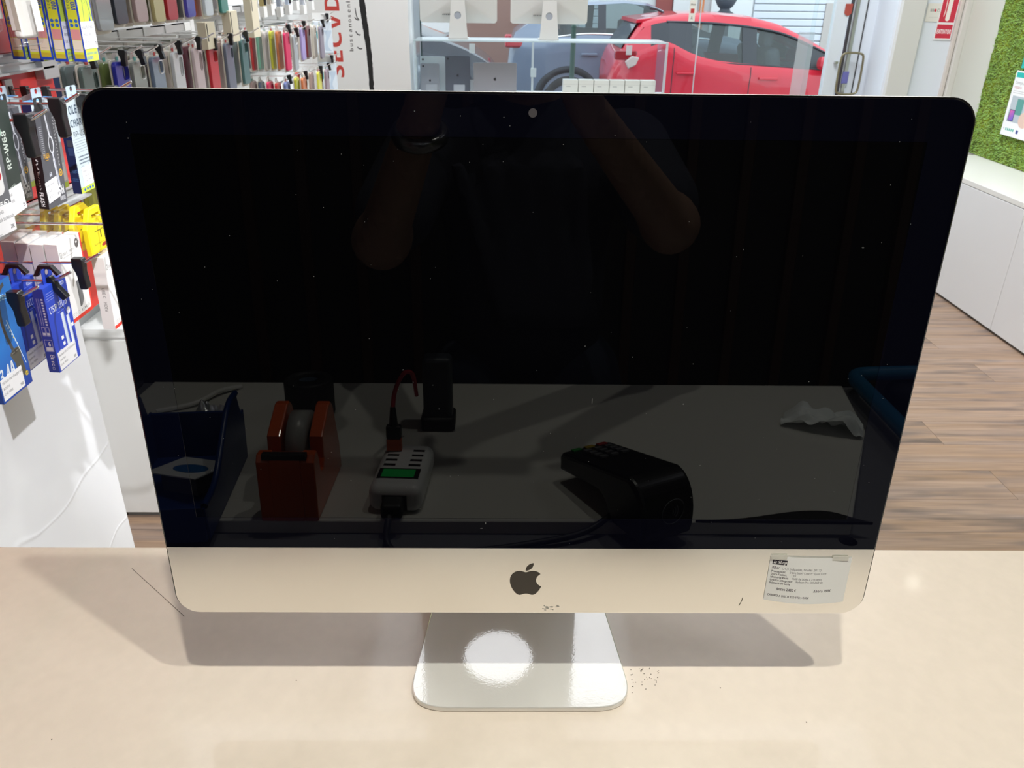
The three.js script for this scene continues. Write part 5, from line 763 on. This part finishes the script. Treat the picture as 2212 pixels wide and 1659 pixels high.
{ // buildings across the street
  const fz = -13.2, b = thing('building', 'pale street buildings with white roller shutters across the road', 'building', [2.5, ROAD, fz]);
  part('wall', boxAt(-8, 11, 0, 7, -1.2, 0), std(lin(0.66, 0.66, 0.66), 0.85), b);
  const X = u => onZ(u, 60, fz).x - 2.5, M_sh = std(lin(0.70, 0.73, 0.78), 0.5);
  for (const [u0, u1, name] of [[1622, 1775, 'roller_shutter'], [1250, 1290, 'roller_shutter']]) { for (let k = 0; k < 24; k++) part('shutter_slat', boxAt(X(u0), X(u1), 0.12 + k * 0.105, 0.12 + k * 0.105 + 0.094, 0, 0.035, 0.012, 2), M_sh, b); }
  part('brown_panel', boxAt(X(985), X(1240), 0, 1.75, 0, 0.03), std(lin(0.28, 0.16, 0.13), 0.7), b);
  part('red_brick_pillar', boxAt(X(1412), X(1446), 0, 3, 0, 0.06), std(lin(0.30, 0.08, 0.07), 0.8), b);
  part('white_pillar', boxAt(X(1448), X(1498), 0, 3.4, 0, 0.10), std(lin(0.74, 0.72, 0.70), 0.7), b);
  part('orange_pipe', cyl(0.035, 0.035, 3.2, 12), std(lin(0.66, 0.20, 0.06), 0.5), b, [X(1508), 1.6, 0.1]);
  part('door_leaf', boxAt(X(1530), X(1618), 0.1, 2.6, 0, 0.04), std(lin(0.76, 0.77, 0.76), 0.5), b);
  part('stone_base', boxAt(X(1775), X(1830), 0, 1.5, 0, 0.05), std(lin(0.55, 0.50, 0.46), 0.85), b);
  part('shop_sign', boxAt(X(905), X(975), 1.02, 1.34, 0, 0.05), std(lin(0.76, 0.72, 0.70), 0.6), b); part('sign_edge', boxAt(X(905), X(975), 1.34, 1.43, 0, 0.06), std(lin(0.72, 0.33, 0.22), 0.6), b);
  part('step', boxAt(X(905), X(1300), 0, 0.2, 0, 0.5), std(lin(0.5, 0.48, 0.46), 0.85), b);
  const bo = thing('street_bollard', 'dark grey iron bollard with a ball top behind the red car roof', 'bollard', [onZ(1566, 20, -12.4).x, ROAD + 0.08, -12.4]);
  const yb = onZ(1566, 30, -12.4).y - ROAD - 0.08;
  part('post', new THREE.LatheGeometry([[0.16, 0], [0.16, 0.1], [0.10, 0.16], [0.08, yb - 0.1], [0.15, yb - 0.05], [0.15, yb], [0.08, yb + 0.04], [0.07, yb + 0.07], [0.11, yb + 0.10], [0.155, yb + 0.18], [0.14, yb + 0.28], [0.06, yb + 0.35], [0.001, yb + 0.36]].map(p => new THREE.Vector2(...p)), 28), std(lin(0.07, 0.075, 0.09), 0.5), bo);
  const po = thing('street_post', 'thin dark green post standing in the street left of the red car', 'post', [onZ(1238, 100, -7.6).x, ROAD, -7.6]);
  part('pole', cyl(0.024, 0.024, 1.32, 14).translate(0, 0.68, 0), std(lin(0.035, 0.075, 0.06), 0.45), po); part('cap', new THREE.SphereGeometry(0.026, 14, 8), std(lin(0.035, 0.075, 0.06), 0.45), po, [0, 1.34, 0]); part('flange', cyl(0.06, 0.06, 0.02, 14), std(lin(0.035, 0.075, 0.06), 0.45), po, [0, 0.03, 0]);
}
// ---------------------------------------------------------------- the work desk behind the counter (seen in the black screen)
const BOARD = DESK, SLAB = DESK - 0.018;
{
  const t = thing('work_desk', 'dark grey work desk on the staff side of the counter, mirrored in the black screen', 'desk', [0, 0, 0.5]);
  const s = poly([[-0.95, 0.31], [0.40, 0.31], [0.62, -0.10], [0.66, -0.33], [-0.95, -0.33]]); const h = new THREE.Path(); h.absellipse(0.405, 0.185, 0.012, 0.012, 0, 6.3, true); s.holes.push(h);
  part('desk_slab', flatUp(extrude(s, 0.03, 0.001, 1, 24)).translate(0, SLAB - 0.03, 0), std(lin(0.16, 0.16, 0.175), 0.5), t);
  part('board', flatUp(extrude(poly([[-0.62, 0.172], [0.412, 0.172], [0.545, -0.10], [0.585, -0.29], [-0.62, -0.29]]), 0.0178, 0.001, 1)).translate(0, SLAB + 0.0001, 0), std(lin(0.66, 0.655, 0.62), 0.55), t, null, 'light grey desk board');
  part('modesty_panel', boxAt(-0.95, 0.55, 0, SLAB - 0.03, -0.28, -0.26), std(lin(0.1, 0.1, 0.11), 0.6), t);
  for (const [x, z] of [[-0.92, 0.29], [0.60, 0.29], [-0.92, -0.29], [0.38, -0.29]]) part('leg', boxAt(x - 0.02, x + 0.02, 0, SLAB - 0.03, z - 0.02, z + 0.02, 0.003), std(lin(0.08, 0.08, 0.085), 0.5), t);
}
{
  const t = thing('tape_dispenser', 'orange desk tape dispenser with a grey tape roll', 'tape dispenser', [-0.270, BOARD, 0.327]);
  const O = phys(lin(0.62, 0.095, 0.02), 0.3, 0, { clearcoat: 0.4 }), prof = () => { const s = new THREE.Shape(); [[0, 0], [0, 0.078], [0.006, 0.086], [0.018, 0.086], [0.024, 0.078], [0.032, 0.052], [0.045, 0.05], [0.050, 0.06], [0.052, 0.088], [0.060, 0.093], [0.098, 0.112], [0.108, 0.112], [0.118, 0.104], [0.142, 0.04], [0.146, 0]].forEach(([a, b], i) => i ? s.lineTo(a, b) : s.moveTo(a, b)); s.closePath(); return s; };
  const side = extrude(prof(), 0.017, 0.002, 2, 4).rotateY(-Math.PI / 2);
  part('side_wall', side.clone().translate(-0.0175, 0, 0), O, t); part('side_wall', side.clone().translate(0.0345, 0, 0), O, t);
  part('front_block', extrude(poly([[0, 0], [0, 0.084], [0.018, 0.084], [0.028, 0.05], [0.040, 0.03], [0.1455, 0.02], [0.1455, 0]]), 0.036, 0.0005, 1).rotateY(-Math.PI / 2).translate(0.018, 0, 0), O, t);
  part('back_block', boxAt(-0.018, 0.018, 0.0, 0.085, 0.118, 0.128, 0.002), O, t);
  part('tape_roll', new THREE.LatheGeometry([[0.018, -0.011], [0.040, -0.011], [0.040, 0.011], [0.018, 0.011], [0.018, -0.011]].map(p => new THREE.Vector2(...p)), 40).rotateZ(Math.PI / 2), phys(lin(0.34, 0.34, 0.33), 0.3, 0), t, [0, 0.066, 0.085], 'grey adhesive tape roll');
  part('cutter', boxAt(-0.026, 0.026, 0.082, 0.090, -0.003, 0.006, 0.001), std(lin(0.02, 0.02, 0.02), 0.4), t);
}
{
  const t = thing('usb_charger', 'white desk USB charger with eight ports and a green display', 'charger', [-0.143, BOARD, 0.408]); t.rotation.y = 0.05;
  part('case', new RoundedBoxGeometry(0.066, 0.036, 0.128, 5, 0.012).translate(0, 0.0185, 0), phys(lin(0.74, 0.74, 0.76), 0.3, 0), t);
  part('display_bezel', boxAt(-0.026, 0.026, 0.0362, 0.0372, -0.040, -0.014), M.black, t);
  part('green_display', boxAt(-0.021, 0.020, 0.0368, 0.0376, -0.037, -0.017), std(lin(0.01, 0.10, 0.02), 0.3, 0, { emissive: lin(0.01, 0.55, 0.10), emissiveIntensity: 0.8 }), t);
  for (const x of [-0.016, 0.016]) for (let k = 0; k < 4; k++) { part('usb_port', boxAt(x - 0.0075, x + 0.0075, 0.0364, 0.037, -0.006 + k * 0.014, -0.001 + k * 0.014), M.black, t); }
  part('power_inlet', boxAt(-0.015, 0.015, 0.006, 0.026, -0.0655, -0.060), M.black, t);
  const pl = thing('usb_plug', 'black and orange USB plug with a red cable, standing in the white charger', 'cable', [-0.158, BOARD + 0.0372, 0.448]);
  part('collar', boxAt(-0.010, 0.010, 0, 0.017, -0.005, 0.005, 0.001), std(lin(0.6, 0.13, 0.05), 0.5), pl); part('grip', boxAt(-0.010, 0.010, 0.017, 0.036, -0.006, 0.006, 0.003), M.rubber, pl); part('strain_relief', cyl(0.0035, 0.006, 0.026, 12), M.rubber, pl, [0, 0.049, 0]);
  part('red_cable', tube([V(0, 0.058, 0), V(0.001, 0.075, 0.012), V(0.008, 0.088, 0.05), V(0.016, 0.075, 0.09), V(0.018, 0.03, 0.12)], 0.003, 30, 8), std(lin(0.5, 0.03, 0.05), 0.5), pl);
  const c = thing('power_cable', 'black cable running from the white charger to the card terminal', 'cable', [0, SLAB, 0]);
  part('lead', tube([V(-0.147, 0.034, 0.346), V(-0.150, 0.028, 0.315), V(-0.148, 0.008, 0.290), V(-0.120, 0.005, 0.272), V(-0.06, 0.005, 0.280), V(0.02, 0.007, 0.296), V(0.085, 0.012, 0.315), V(0.128, 0.024, 0.345)], 0.0042, 70, 8), M.rubber, c);
  part('plug', boxAt(-0.160, -0.134, 0.024, 0.044, 0.318, 0.345, 0.005, 3), M.rubber, c);
}
{
  const t = thing('card_terminal', 'black card payment terminal with a contactless symbol', 'card terminal', [0.178, BOARD, 0.292]); t.rotation.y = 0.5 + Math.PI;
  t.rotation.y = -0.49; // nose towards the screen, body running away to the lower left
  const s = new THREE.Shape(); s.moveTo(0, 0); s.bezierCurveTo(-0.006, 0.02, -0.002, 0.05, 0.010, 0.062); s.quadraticCurveTo(0.018, 0.072, 0.032, 0.074); s.lineTo(0.168, 0.046); s.quadraticCurveTo(0.178, 0.043, 0.177, 0.034); s.lineTo(0.176, 0.018); s.lineTo(0.09, 0.030); s.quadraticCurveTo(0.075, 0.030, 0.06, 0.004); s.lineTo(0.056, 0); s.closePath();
  part('housing', extrude(s, 0.078, 0.006, 3, 10).rotateY(-Math.PI / 2).translate(0.039, 0, 0), phys(lin(0.012, 0.012, 0.014), 0.28, 0), t);
  const keys = []; for (let i = 0; i < 3; i++) for (let j = 0; j < 4; j++) keys.push(boxAt(-0.022 + i * 0.016, -0.012 + i * 0.016, -0.001, 0.0012, -0.03 + j * 0.012, -0.024 + j * 0.012));
  const kp = part('keypad', mergeGeometries(keys), std(lin(0.12, 0.12, 0.13), 0.5), t, [0, 0.0572, 0.135]); kp.rotation.x = 0.205; kp.userData.label = 'small grey keys';
  for (const [x, c] of [[-0.02, lin(0.02, 0.25, 0.04)], [0.0, lin(0.4, 0.28, 0.02)], [0.02, lin(0.35, 0.02, 0.02)]]) { const k = part('function_key', boxAt(-0.007, 0.007, -0.001, 0.0015, -0.004, 0.004, 0.0008, 1), std(c, 0.5), t, [x, 0.0475, 0.165]); k.rotation.x = 0.205; }
  for (let k = 0; k < 3; k++) { const a = part('contactless_mark', new THREE.TorusGeometry(0.004 + k * 0.0035, 0.0007, 6, 14, 1.5), std(lin(0.16, 0.17, 0.18), 0.5), t, [0.0, 0.036, -0.0035]); a.rotation.z = -0.75; }
  const ring = part('contactless_ring', new THREE.TorusGeometry(0.016, 0.0006, 6, 32), std(lin(0.14, 0.15, 0.16), 0.5), t, [0.004, 0.036, -0.0035]);
}
{
  const t = thing('parts_bin', 'dark blue open plastic parts bin at the near left of the desk', 'bin', [-0.425, BOARD, 0.395]); t.rotation.y = -0.10;
  const B = phys(lin(0.006, 0.032, 0.16), 0.35, 0), side = poly([[-0.115, 0], [-0.125, 0.045], [-0.07, 0.048], [0.03, 0.105], [0.075, 0.105], [0.09, 0.07], [0.105, 0.07], [0.10, 0]]);
  for (const x of [-0.062, 0.059]) part('side_wall', extrude(side, 0.004, 0.001, 1).rotateY(-Math.PI / 2).translate(x + 0.004, 0, 0), B, t);
  part('base', boxAt(-0.06, 0.06, 0.0005, 0.004, -0.115, 0.10), B, t); part('front_wall', boxAt(-0.06, 0.06, 0, 0.045, -0.122, -0.117, 0.001), B, t); part('rear_wall', boxAt(-0.06, 0.06, 0, 0.07, 0.098, 0.103, 0.001), B, t);
  for (const x of [-0.064, 0.062]) part('rim', tube([V(x, 0.047, -0.122), V(x, 0.05, -0.07), V(x, 0.106, 0.03), V(x, 0.106, 0.075)], 0.004, 24, 8), B, t);
  const cd = thing('sticker_card', 'white card with a blue oval lying in the dark blue parts bin', 'card', [-0.415, BOARD + 0.03, 0.405]); cd.rotation.set(0.12, 0.45, 0.06);
  part('card', boxAt(-0.042, 0.042, 0, 0.0015, -0.032, 0.032), std(lin(0.72, 0.73, 0.76), 0.6), cd); part('blue_oval', cyl(1, 1, 0.0006, 32).scale(0.027, 1, 0.014).translate(0.006, 0.0018, -0.004), std(lin(0.02, 0.13, 0.36), 0.5), cd);
  part('support', boxAt(-0.03, 0.03, -0.026, 0, -0.02, 0.02), std(lin(0.1, 0.1, 0.12), 0.6), cd);
}
{
  const crumple = (w, d, h, sd, fold) => { const g = new THREE.PlaneGeometry(w, d, 26, 18).rotateX(-Math.PI / 2), p = g.attributes.position; for (let i = 0; i < p.count; i++) { const x = p.getX(i), z = p.getZ(i), a = fbm(x / w * 3 + 5, z / d * 3 + 5, 64, 64, sd, 3), b = Math.abs(vnoise(x / w * 4 + 9, z / d * 4 + 9, 64, 64, sd + 5) - 0.5), e = 1 - Math.pow(Math.abs(2 * x / w), 4); p.setY(i, 0.001 + h * e * Math.max(0, a * 1.5 - 0.35) + h * 0.6 * b); p.setZ(i, z * (0.55 + 0.45 * fold(x / w))); p.setX(i, x + 0.006 * (a - 0.5)); } g.computeVertexNormals(); return g; };
  const t = thing('tissue', 'crumpled pale tissue lying on the right of the light grey desk board', 'tissue', [0.482, BOARD, 0.612]); t.rotation.y = 0.42; part('sheet', crumple(0.118, 0.066, 0.034, 3, a => 0.5 + 0.5 * Math.sin((a + 0.5) * 3)), std(lin(0.88, 0.92, 0.92), 0.8, 0, { side: THREE.DoubleSide }), t);
  const f = thing('foil_scrap', 'crumpled scrap of silver foil at the left of the desk', 'foil', [-0.473, BOARD, 0.632]); part('sheet', crumple(0.05, 0.045, 0.028, 8, () => 1), std(lin(0.62, 0.64, 0.68), 0.3, 0.7, { side: THREE.DoubleSide }), f);
  const w = thing('white_cable', 'short white cable at the far left of the desk board', 'cable', [-0.51, BOARD + 0.004, 0.70]); part('lead', tube([V(-0.05, 0, -0.05), V(0, 0.002, -0.02), V(0.025, 0.004, 0.03), V(0.05, 0.0, 0.06)], 0.004, 30, 8), M.white, w);
  const r = thing('black_tape_roll', 'black roll standing behind the orange tape dispenser', 'tape roll', [-0.318, BOARD, 0.655]); part('roll', new THREE.LatheGeometry([[0.016, 0], [0.036, 0], [0.038, 0.004], [0.038, 0.056], [0.034, 0.060], [0.016, 0.060], [0.016, 0]].map(p => new THREE.Vector2(...p)), 40), M.rubber, r); part('core', cyl(0.017, 0.017, 0.055, 24).translate(0, 0.028, 0), std(lin(0.05, 0.08, 0.12), 0.5), r);
  const s = thing('handheld_scanner', 'upright dark grey handset standing behind the white charger', 'handset', [-0.112, BOARD, 0.61]); part('body', new RoundedBoxGeometry(0.044, 0.105, 0.034, 4, 0.008).translate(0, 0.062, 0), std(lin(0.035, 0.042, 0.055), 0.45), s); part('base', new RoundedBoxGeometry(0.052, 0.022, 0.05, 4, 0.006).translate(0, 0.0112, 0), M.rubber, s);
  const a = thing('cable_cover', 'curved black strip along the near right edge of the desk board', 'cover', [0.35, BOARD, 0.326]); const sh = new THREE.Shape(); sh.moveTo(-0.13, 0); sh.bezierCurveTo(-0.05, 0.0, -0.02, -0.026, 0.03, -0.024); sh.bezierCurveTo(0.055, -0.022, 0.06, -0.006, 0.085, 0.004); sh.closePath(); part('strip', flatUp(extrude(sh.clone(), 0.004, 0.0008, 1, 20)).translate(0, 0.0003, 0), M.rubber, a);
  const k = thing('receipt_printer', 'black receipt printer at the left end of the desk', 'printer', [-0.72, BOARD, 0.66]); part('body', new RoundedBoxGeometry(0.19, 0.15, 0.22, 4, 0.012).translate(0, 0.0752, 0), M.black, k); part('lid', new RoundedBoxGeometry(0.17, 0.01, 0.16, 2, 0.004).translate(0, 0.154, 0.01), M.rubber, k); part('paper_slot', boxAt(-0.06, 0.06, 0.1505, 0.153, -0.09, -0.085), M.paper, k);
  const b = thing('storage_crate', 'black crate with a blue rim standing to the right of the desk', 'crate', [0.86, 0, 0.72]); part('body', boxAt(-0.18, 0.25, 0, 1.06, -0.20, 0.12, 0.02, 3), M.black, b); part('rim', polyTube([V(-0.275, 1.075, -0.20), V(-0.255, 1.075, 0.09), V(0.20, 1.075, 0.13)], 0.013, 10), std(lin(0.01, 0.12, 0.26), 0.45), b, null, 'blue rim');
}
// ---------------------------------------------------------------- the person taking the picture (mirrored in the screen)
function fieldMesh(bones, lo, hi, cell, k = 0.02) { // bones: [ax, ay, az, ra, bx, by, bz, rb]
  const n = [0, 1, 2].map(i => (hi[i] - lo[i]) / cell), size = Math.ceil(Math.max(...n)) + 4, mc = new MarchingCubes(size, new THREE.MeshBasicMaterial(), false, false, 400000), half = size / 2;
  mc.isolation = 0; const f = mc.field, c = [0, 1, 2].map(i => (lo[i] + hi[i]) / 2);
  for (let z = 0; z < size; z++) for (let y = 0; y < size; y++) for (let x = 0; x < size; x++) {
    const px = c[0] + (x - half) * cell, py = c[1] + (y - half) * cell, pz = c[2] + (z - half) * cell; let d = 1e3;
    if (px > lo[0] - cell * 2 && px < hi[0] + cell * 2 && py > lo[1] - cell * 2 && py < hi[1] + cell * 2 && pz > lo[2] - cell * 2 && pz < hi[2] + cell * 2) for (const b of bones) {
      const ux = b[4] - b[0], uy = b[5] - b[1], uz = b[6] - b[2], vx = px - b[0], vy = py - b[1], vz = pz - b[2], sq = b[8] || 1; const l = ux * ux + uy * uy + uz * uz || 1e-9, t = Math.max(0, Math.min(1, (vx * ux + vy * uy + vz * uz) / l));
      const e = Math.hypot(vx - ux * t, vy - uy * t, (vz - uz * t) * sq) - (b[3] + (b[7] - b[3]) * t), h = Math.max(k - Math.abs(d - e), 0) / k; d = Math.min(d, e) - h * h * k * 0.25;
    }
    f[x + y * size + z * size * size] = -Math.min(d, 0.5);
  }
  mc.update(); const g = new THREE.BufferGeometry(), s = half * cell;
  const p = mc.positionArray.slice(0, mc.count * 3); for (let i = 0; i < mc.count; i++) for (let j = 0; j < 3; j++) p[i * 3 + j] = p[i * 3 + j] * s + c[j];
  g.setAttribute('position', new THREE.BufferAttribute(p, 3)); const m = mergeVertices(g, cell * 0.02); m.computeVertexNormals(); return m;
}
{
  const t = thing('person', 'person in a dark navy T-shirt holding up a phone, mirrored in the black screen', 'person', [0.03, 0, 0.98]);
  const S = [[-0.185, 1.44, 0.0], [0.185, 1.44, 0.0]], E2 = [[-0.240, 1.315, -0.215], [0.222, 1.345, -0.215]], Wr = [[-0.150, 1.520, -0.405], [0.062, 1.525, -0.405]];
  const cap = (a, ra, b, rb, q) => [...a, ra, ...b, rb, q];
  const skin = std(lin(0.24, 0.14, 0.10), 0.6), shirt = std(lin(0.022, 0.024, 0.040), 0.9), jeans = std(lin(0.03, 0.04, 0.07), 0.9), hair = std(lin(0.02, 0.015, 0.012), 0.8);
  const head = [-0.01, 1.66, -0.055];
  const body = [cap([0, 1.02, 0], 0.135, [0, 1.18, 0], 0.125, 1.35), cap([0, 1.18, 0], 0.125, [0, 1.38, 0], 0.150, 1.35), cap([-0.15, 1.43, 0.005], 0.062, [0.15, 1.43, 0.005], 0.062), cap([0, 1.45, 0], 0.065, [0, 1.57, -0.03], 0.055),
    cap([0, 1.69, -0.04], 0.082, [-0.003, 1.645, -0.065], 0.076), cap([-0.004, 1.60, -0.085], 0.052, [-0.006, 1.575, -0.10], 0.040), cap([-0.008, 1.655, -0.145], 0.010, [-0.01, 1.625, -0.160], 0.014), cap([-0.022, 1.585, -0.142], 0.008, [0.008, 1.585, -0.142], 0.008),
    cap([-0.088, 1.665, -0.04], 0.016, [-0.088, 1.635, -0.045], 0.012), cap([0.083, 1.665, -0.04], 0.016, [0.083, 1.635, -0.045], 0.012)];
  [0, 1].forEach(i => { body.push(cap(S[i], 0.052, E2[i], 0.040), cap(E2[i], 0.041, Wr[i], 0.026)); });
  for (const x of [-0.095, 0.095]) body.push(cap([x, 0.96, 0], 0.082, [x, 0.52, -0.01], 0.055), cap([x, 0.52, -0.01], 0.055, [x, 0.10, 0.02], 0.038));
  // hands: palm, four fingers and a thumb each, closing on the phone's short sides
  const hand = s => { const w = Wr[s < 0 ? 0 : 1], px = s < 0 ? -0.135 : 0.040, out = [cap(w, 0.025, [px - 0.002 * s, 1.575, -0.440], 0.027), cap([px, 1.565, -0.445], 0.024, [px, 1.595, -0.460], 0.022)];
    [[0.036, 0.010], [0.020, 0.0095], [0.004, 0.009], [-0.012, 0.008]].forEach(([dy, r], k) => { const b = [px + s * 0.004, 1.585 + dy * 0.8, -0.462], m = [px + s * 0.012, 1.592 + dy, -0.490], e = [px - s * (0.006 + 0.004 * k), 1.592 + dy, -0.5005]; out.push(cap(b, r, m, r * 0.92), cap(m, r * 0.92, e, r * 0.8)); });
    const a = [px - s * 0.010, 1.572, -0.452], b = [px - s * 0.024, 1.590, -0.474], c = [px - s * 0.034, 1.606, -0.4805]; out.push(cap(a, 0.0125, b, 0.011), cap(b, 0.011, c, 0.0085)); return out; };
  const bodyGeo = fieldMesh(body, [-0.32, 0.04, -0.47], [0.30, 1.80, 0.20], 0.0135, 0.03);
  const hands = [-1, 1].map(s => { const px = s < 0 ? -0.135 : 0.040; return fieldMesh(hand(s), [px - 0.06, 1.50, -0.52], [px + 0.06, 1.665, -0.385], 0.0032, 0.008); });
  part('body', mergeGeometries([bodyGeo, ...hands]), skin, t);
  const tee = [cap([0, 1.00, 0], 0.150, [0, 1.18, 0], 0.140, 1.3), cap([0, 1.18, 0], 0.140, [0, 1.38, 0], 0.166, 1.3), cap([-0.155, 1.425, 0.005], 0.075, [0.155, 1.425, 0.005], 0.075), cap([0, 1.45, 0], 0.078, [0, 1.475, -0.005], 0.074)];
  [0, 1].forEach(i => { const m = S[i].map((v, j) => v + (E2[i][j] - v) * 0.72); tee.push(cap(S[i], 0.070, m, 0.066)); });
  for (let k = 0; k < 5; k++) tee.push(cap([-0.12 + k * 0.05, 1.42, -0.125], 0.010, [-0.04 + k * 0.038, 1.16, -0.128], 0.014)); // folds
  part('shirt', fieldMesh(tee, [-0.33, 0.86, -0.26], [0.32, 1.56, 0.22], 0.0125, 0.035), shirt, t, null, 'dark navy T-shirt');
  const leg = []; for (const x of [-0.095, 0.095]) leg.push(cap([x * 0.8, 1.0, 0], 0.115, [x, 0.92, 0], 0.105), cap([x, 0.94, 0], 0.10, [x, 0.50, -0.01], 0.072), cap([x, 0.50, -0.01], 0.072, [x, 0.09, 0.02], 0.060));
  part('trousers', fieldMesh(leg, [-0.24, 0.02, -0.16], [0.24, 1.13, 0.16], 0.016, 0.03), jeans, t);
  for (const x of [-0.095, 0.095]) part('shoe', new RoundedBoxGeometry(0.095, 0.075, 0.27, 4, 0.03).translate(x, 0.038, -0.05), M.rubber, t);
  part('hair', fieldMesh([cap([-0.003, 1.735, -0.02], 0.078, [0, 1.70, 0.02], 0.085), cap([-0.06, 1.73, -0.05], 0.030, [0.05, 1.735, -0.05], 0.032), cap([0, 1.63, 0.045], 0.05, [0, 1.66, 0.04], 0.06)], [-0.13, 1.56, -0.14], [0.13, 1.84, 0.13], 0.008, 0.02), hair, t);
  const gl = new THREE.Group(); gl.name = 'glasses'; gl.position.set(-0.010, 1.658, -0.150); t.add(gl);
  for (const s of [-1, 1]) { part('rim', new THREE.TorusGeometry(0.024, 0.0022, 8, 28).scale(1.1, 0.85, 1), M.black, gl, [s * 0.033, 0, 0]); part('temple', tube([V(s * 0.060, 0.004, 0), V(s * 0.078, 0.006, 0.05), V(s * 0.080, 0.0, 0.11)], 0.0022, 12, 6), M.black, gl); part('eye', new THREE.SphereGeometry(0.0115, 16, 12), std(lin(0.6, 0.58, 0.55), 0.2), gl, [s * 0.031, -0.001, 0.012]); }
  part('bridge', tube([V(-0.008, 0.003, 0), V(0, 0.006, -0.001), V(0.008, 0.003, 0)], 0.0022, 8, 6), M.black, gl);
  part('wristwatch', new THREE.TorusGeometry(0.031, 0.008, 8, 28).scale(1, 1, 1.3), std(lin(0.25, 0.25, 0.26), 0.25, 0.9), t, [Wr[0][0] - 0.006, Wr[0][1] - 0.03, Wr[0][2] + 0.02]).rotation.set(1.1, 0, 0.2);
  const ph = thing('smartphone', 'black smartphone held up in both hands', 'phone', CAM.clone().addScaledVector(AHEAD, -0.0085).addScaledVector(RIGHT, -0.03).toArray());
  ph.quaternion.copy(camera.quaternion);
  part('body', new RoundedBoxGeometry(0.158, 0.076, 0.009, 4, 0.0042), std(lin(0.02, 0.02, 0.022), 0.3), ph); part('lens_bar', new RoundedBoxGeometry(0.012, 0.07, 0.004, 2, 0.0018).translate(0.062, 0, -0.0052), M.black, ph); part('screen', boxAt(-0.074, 0.074, -0.034, 0.034, 0.0044, 0.0048), std(lin(0.25, 0.25, 0.25), 0.2), ph);
}
// ---------------------------------------------------------------- hand over
camera.updateMatrixWorld(true);
scene.environment = null;
renderer.render(scene, camera);
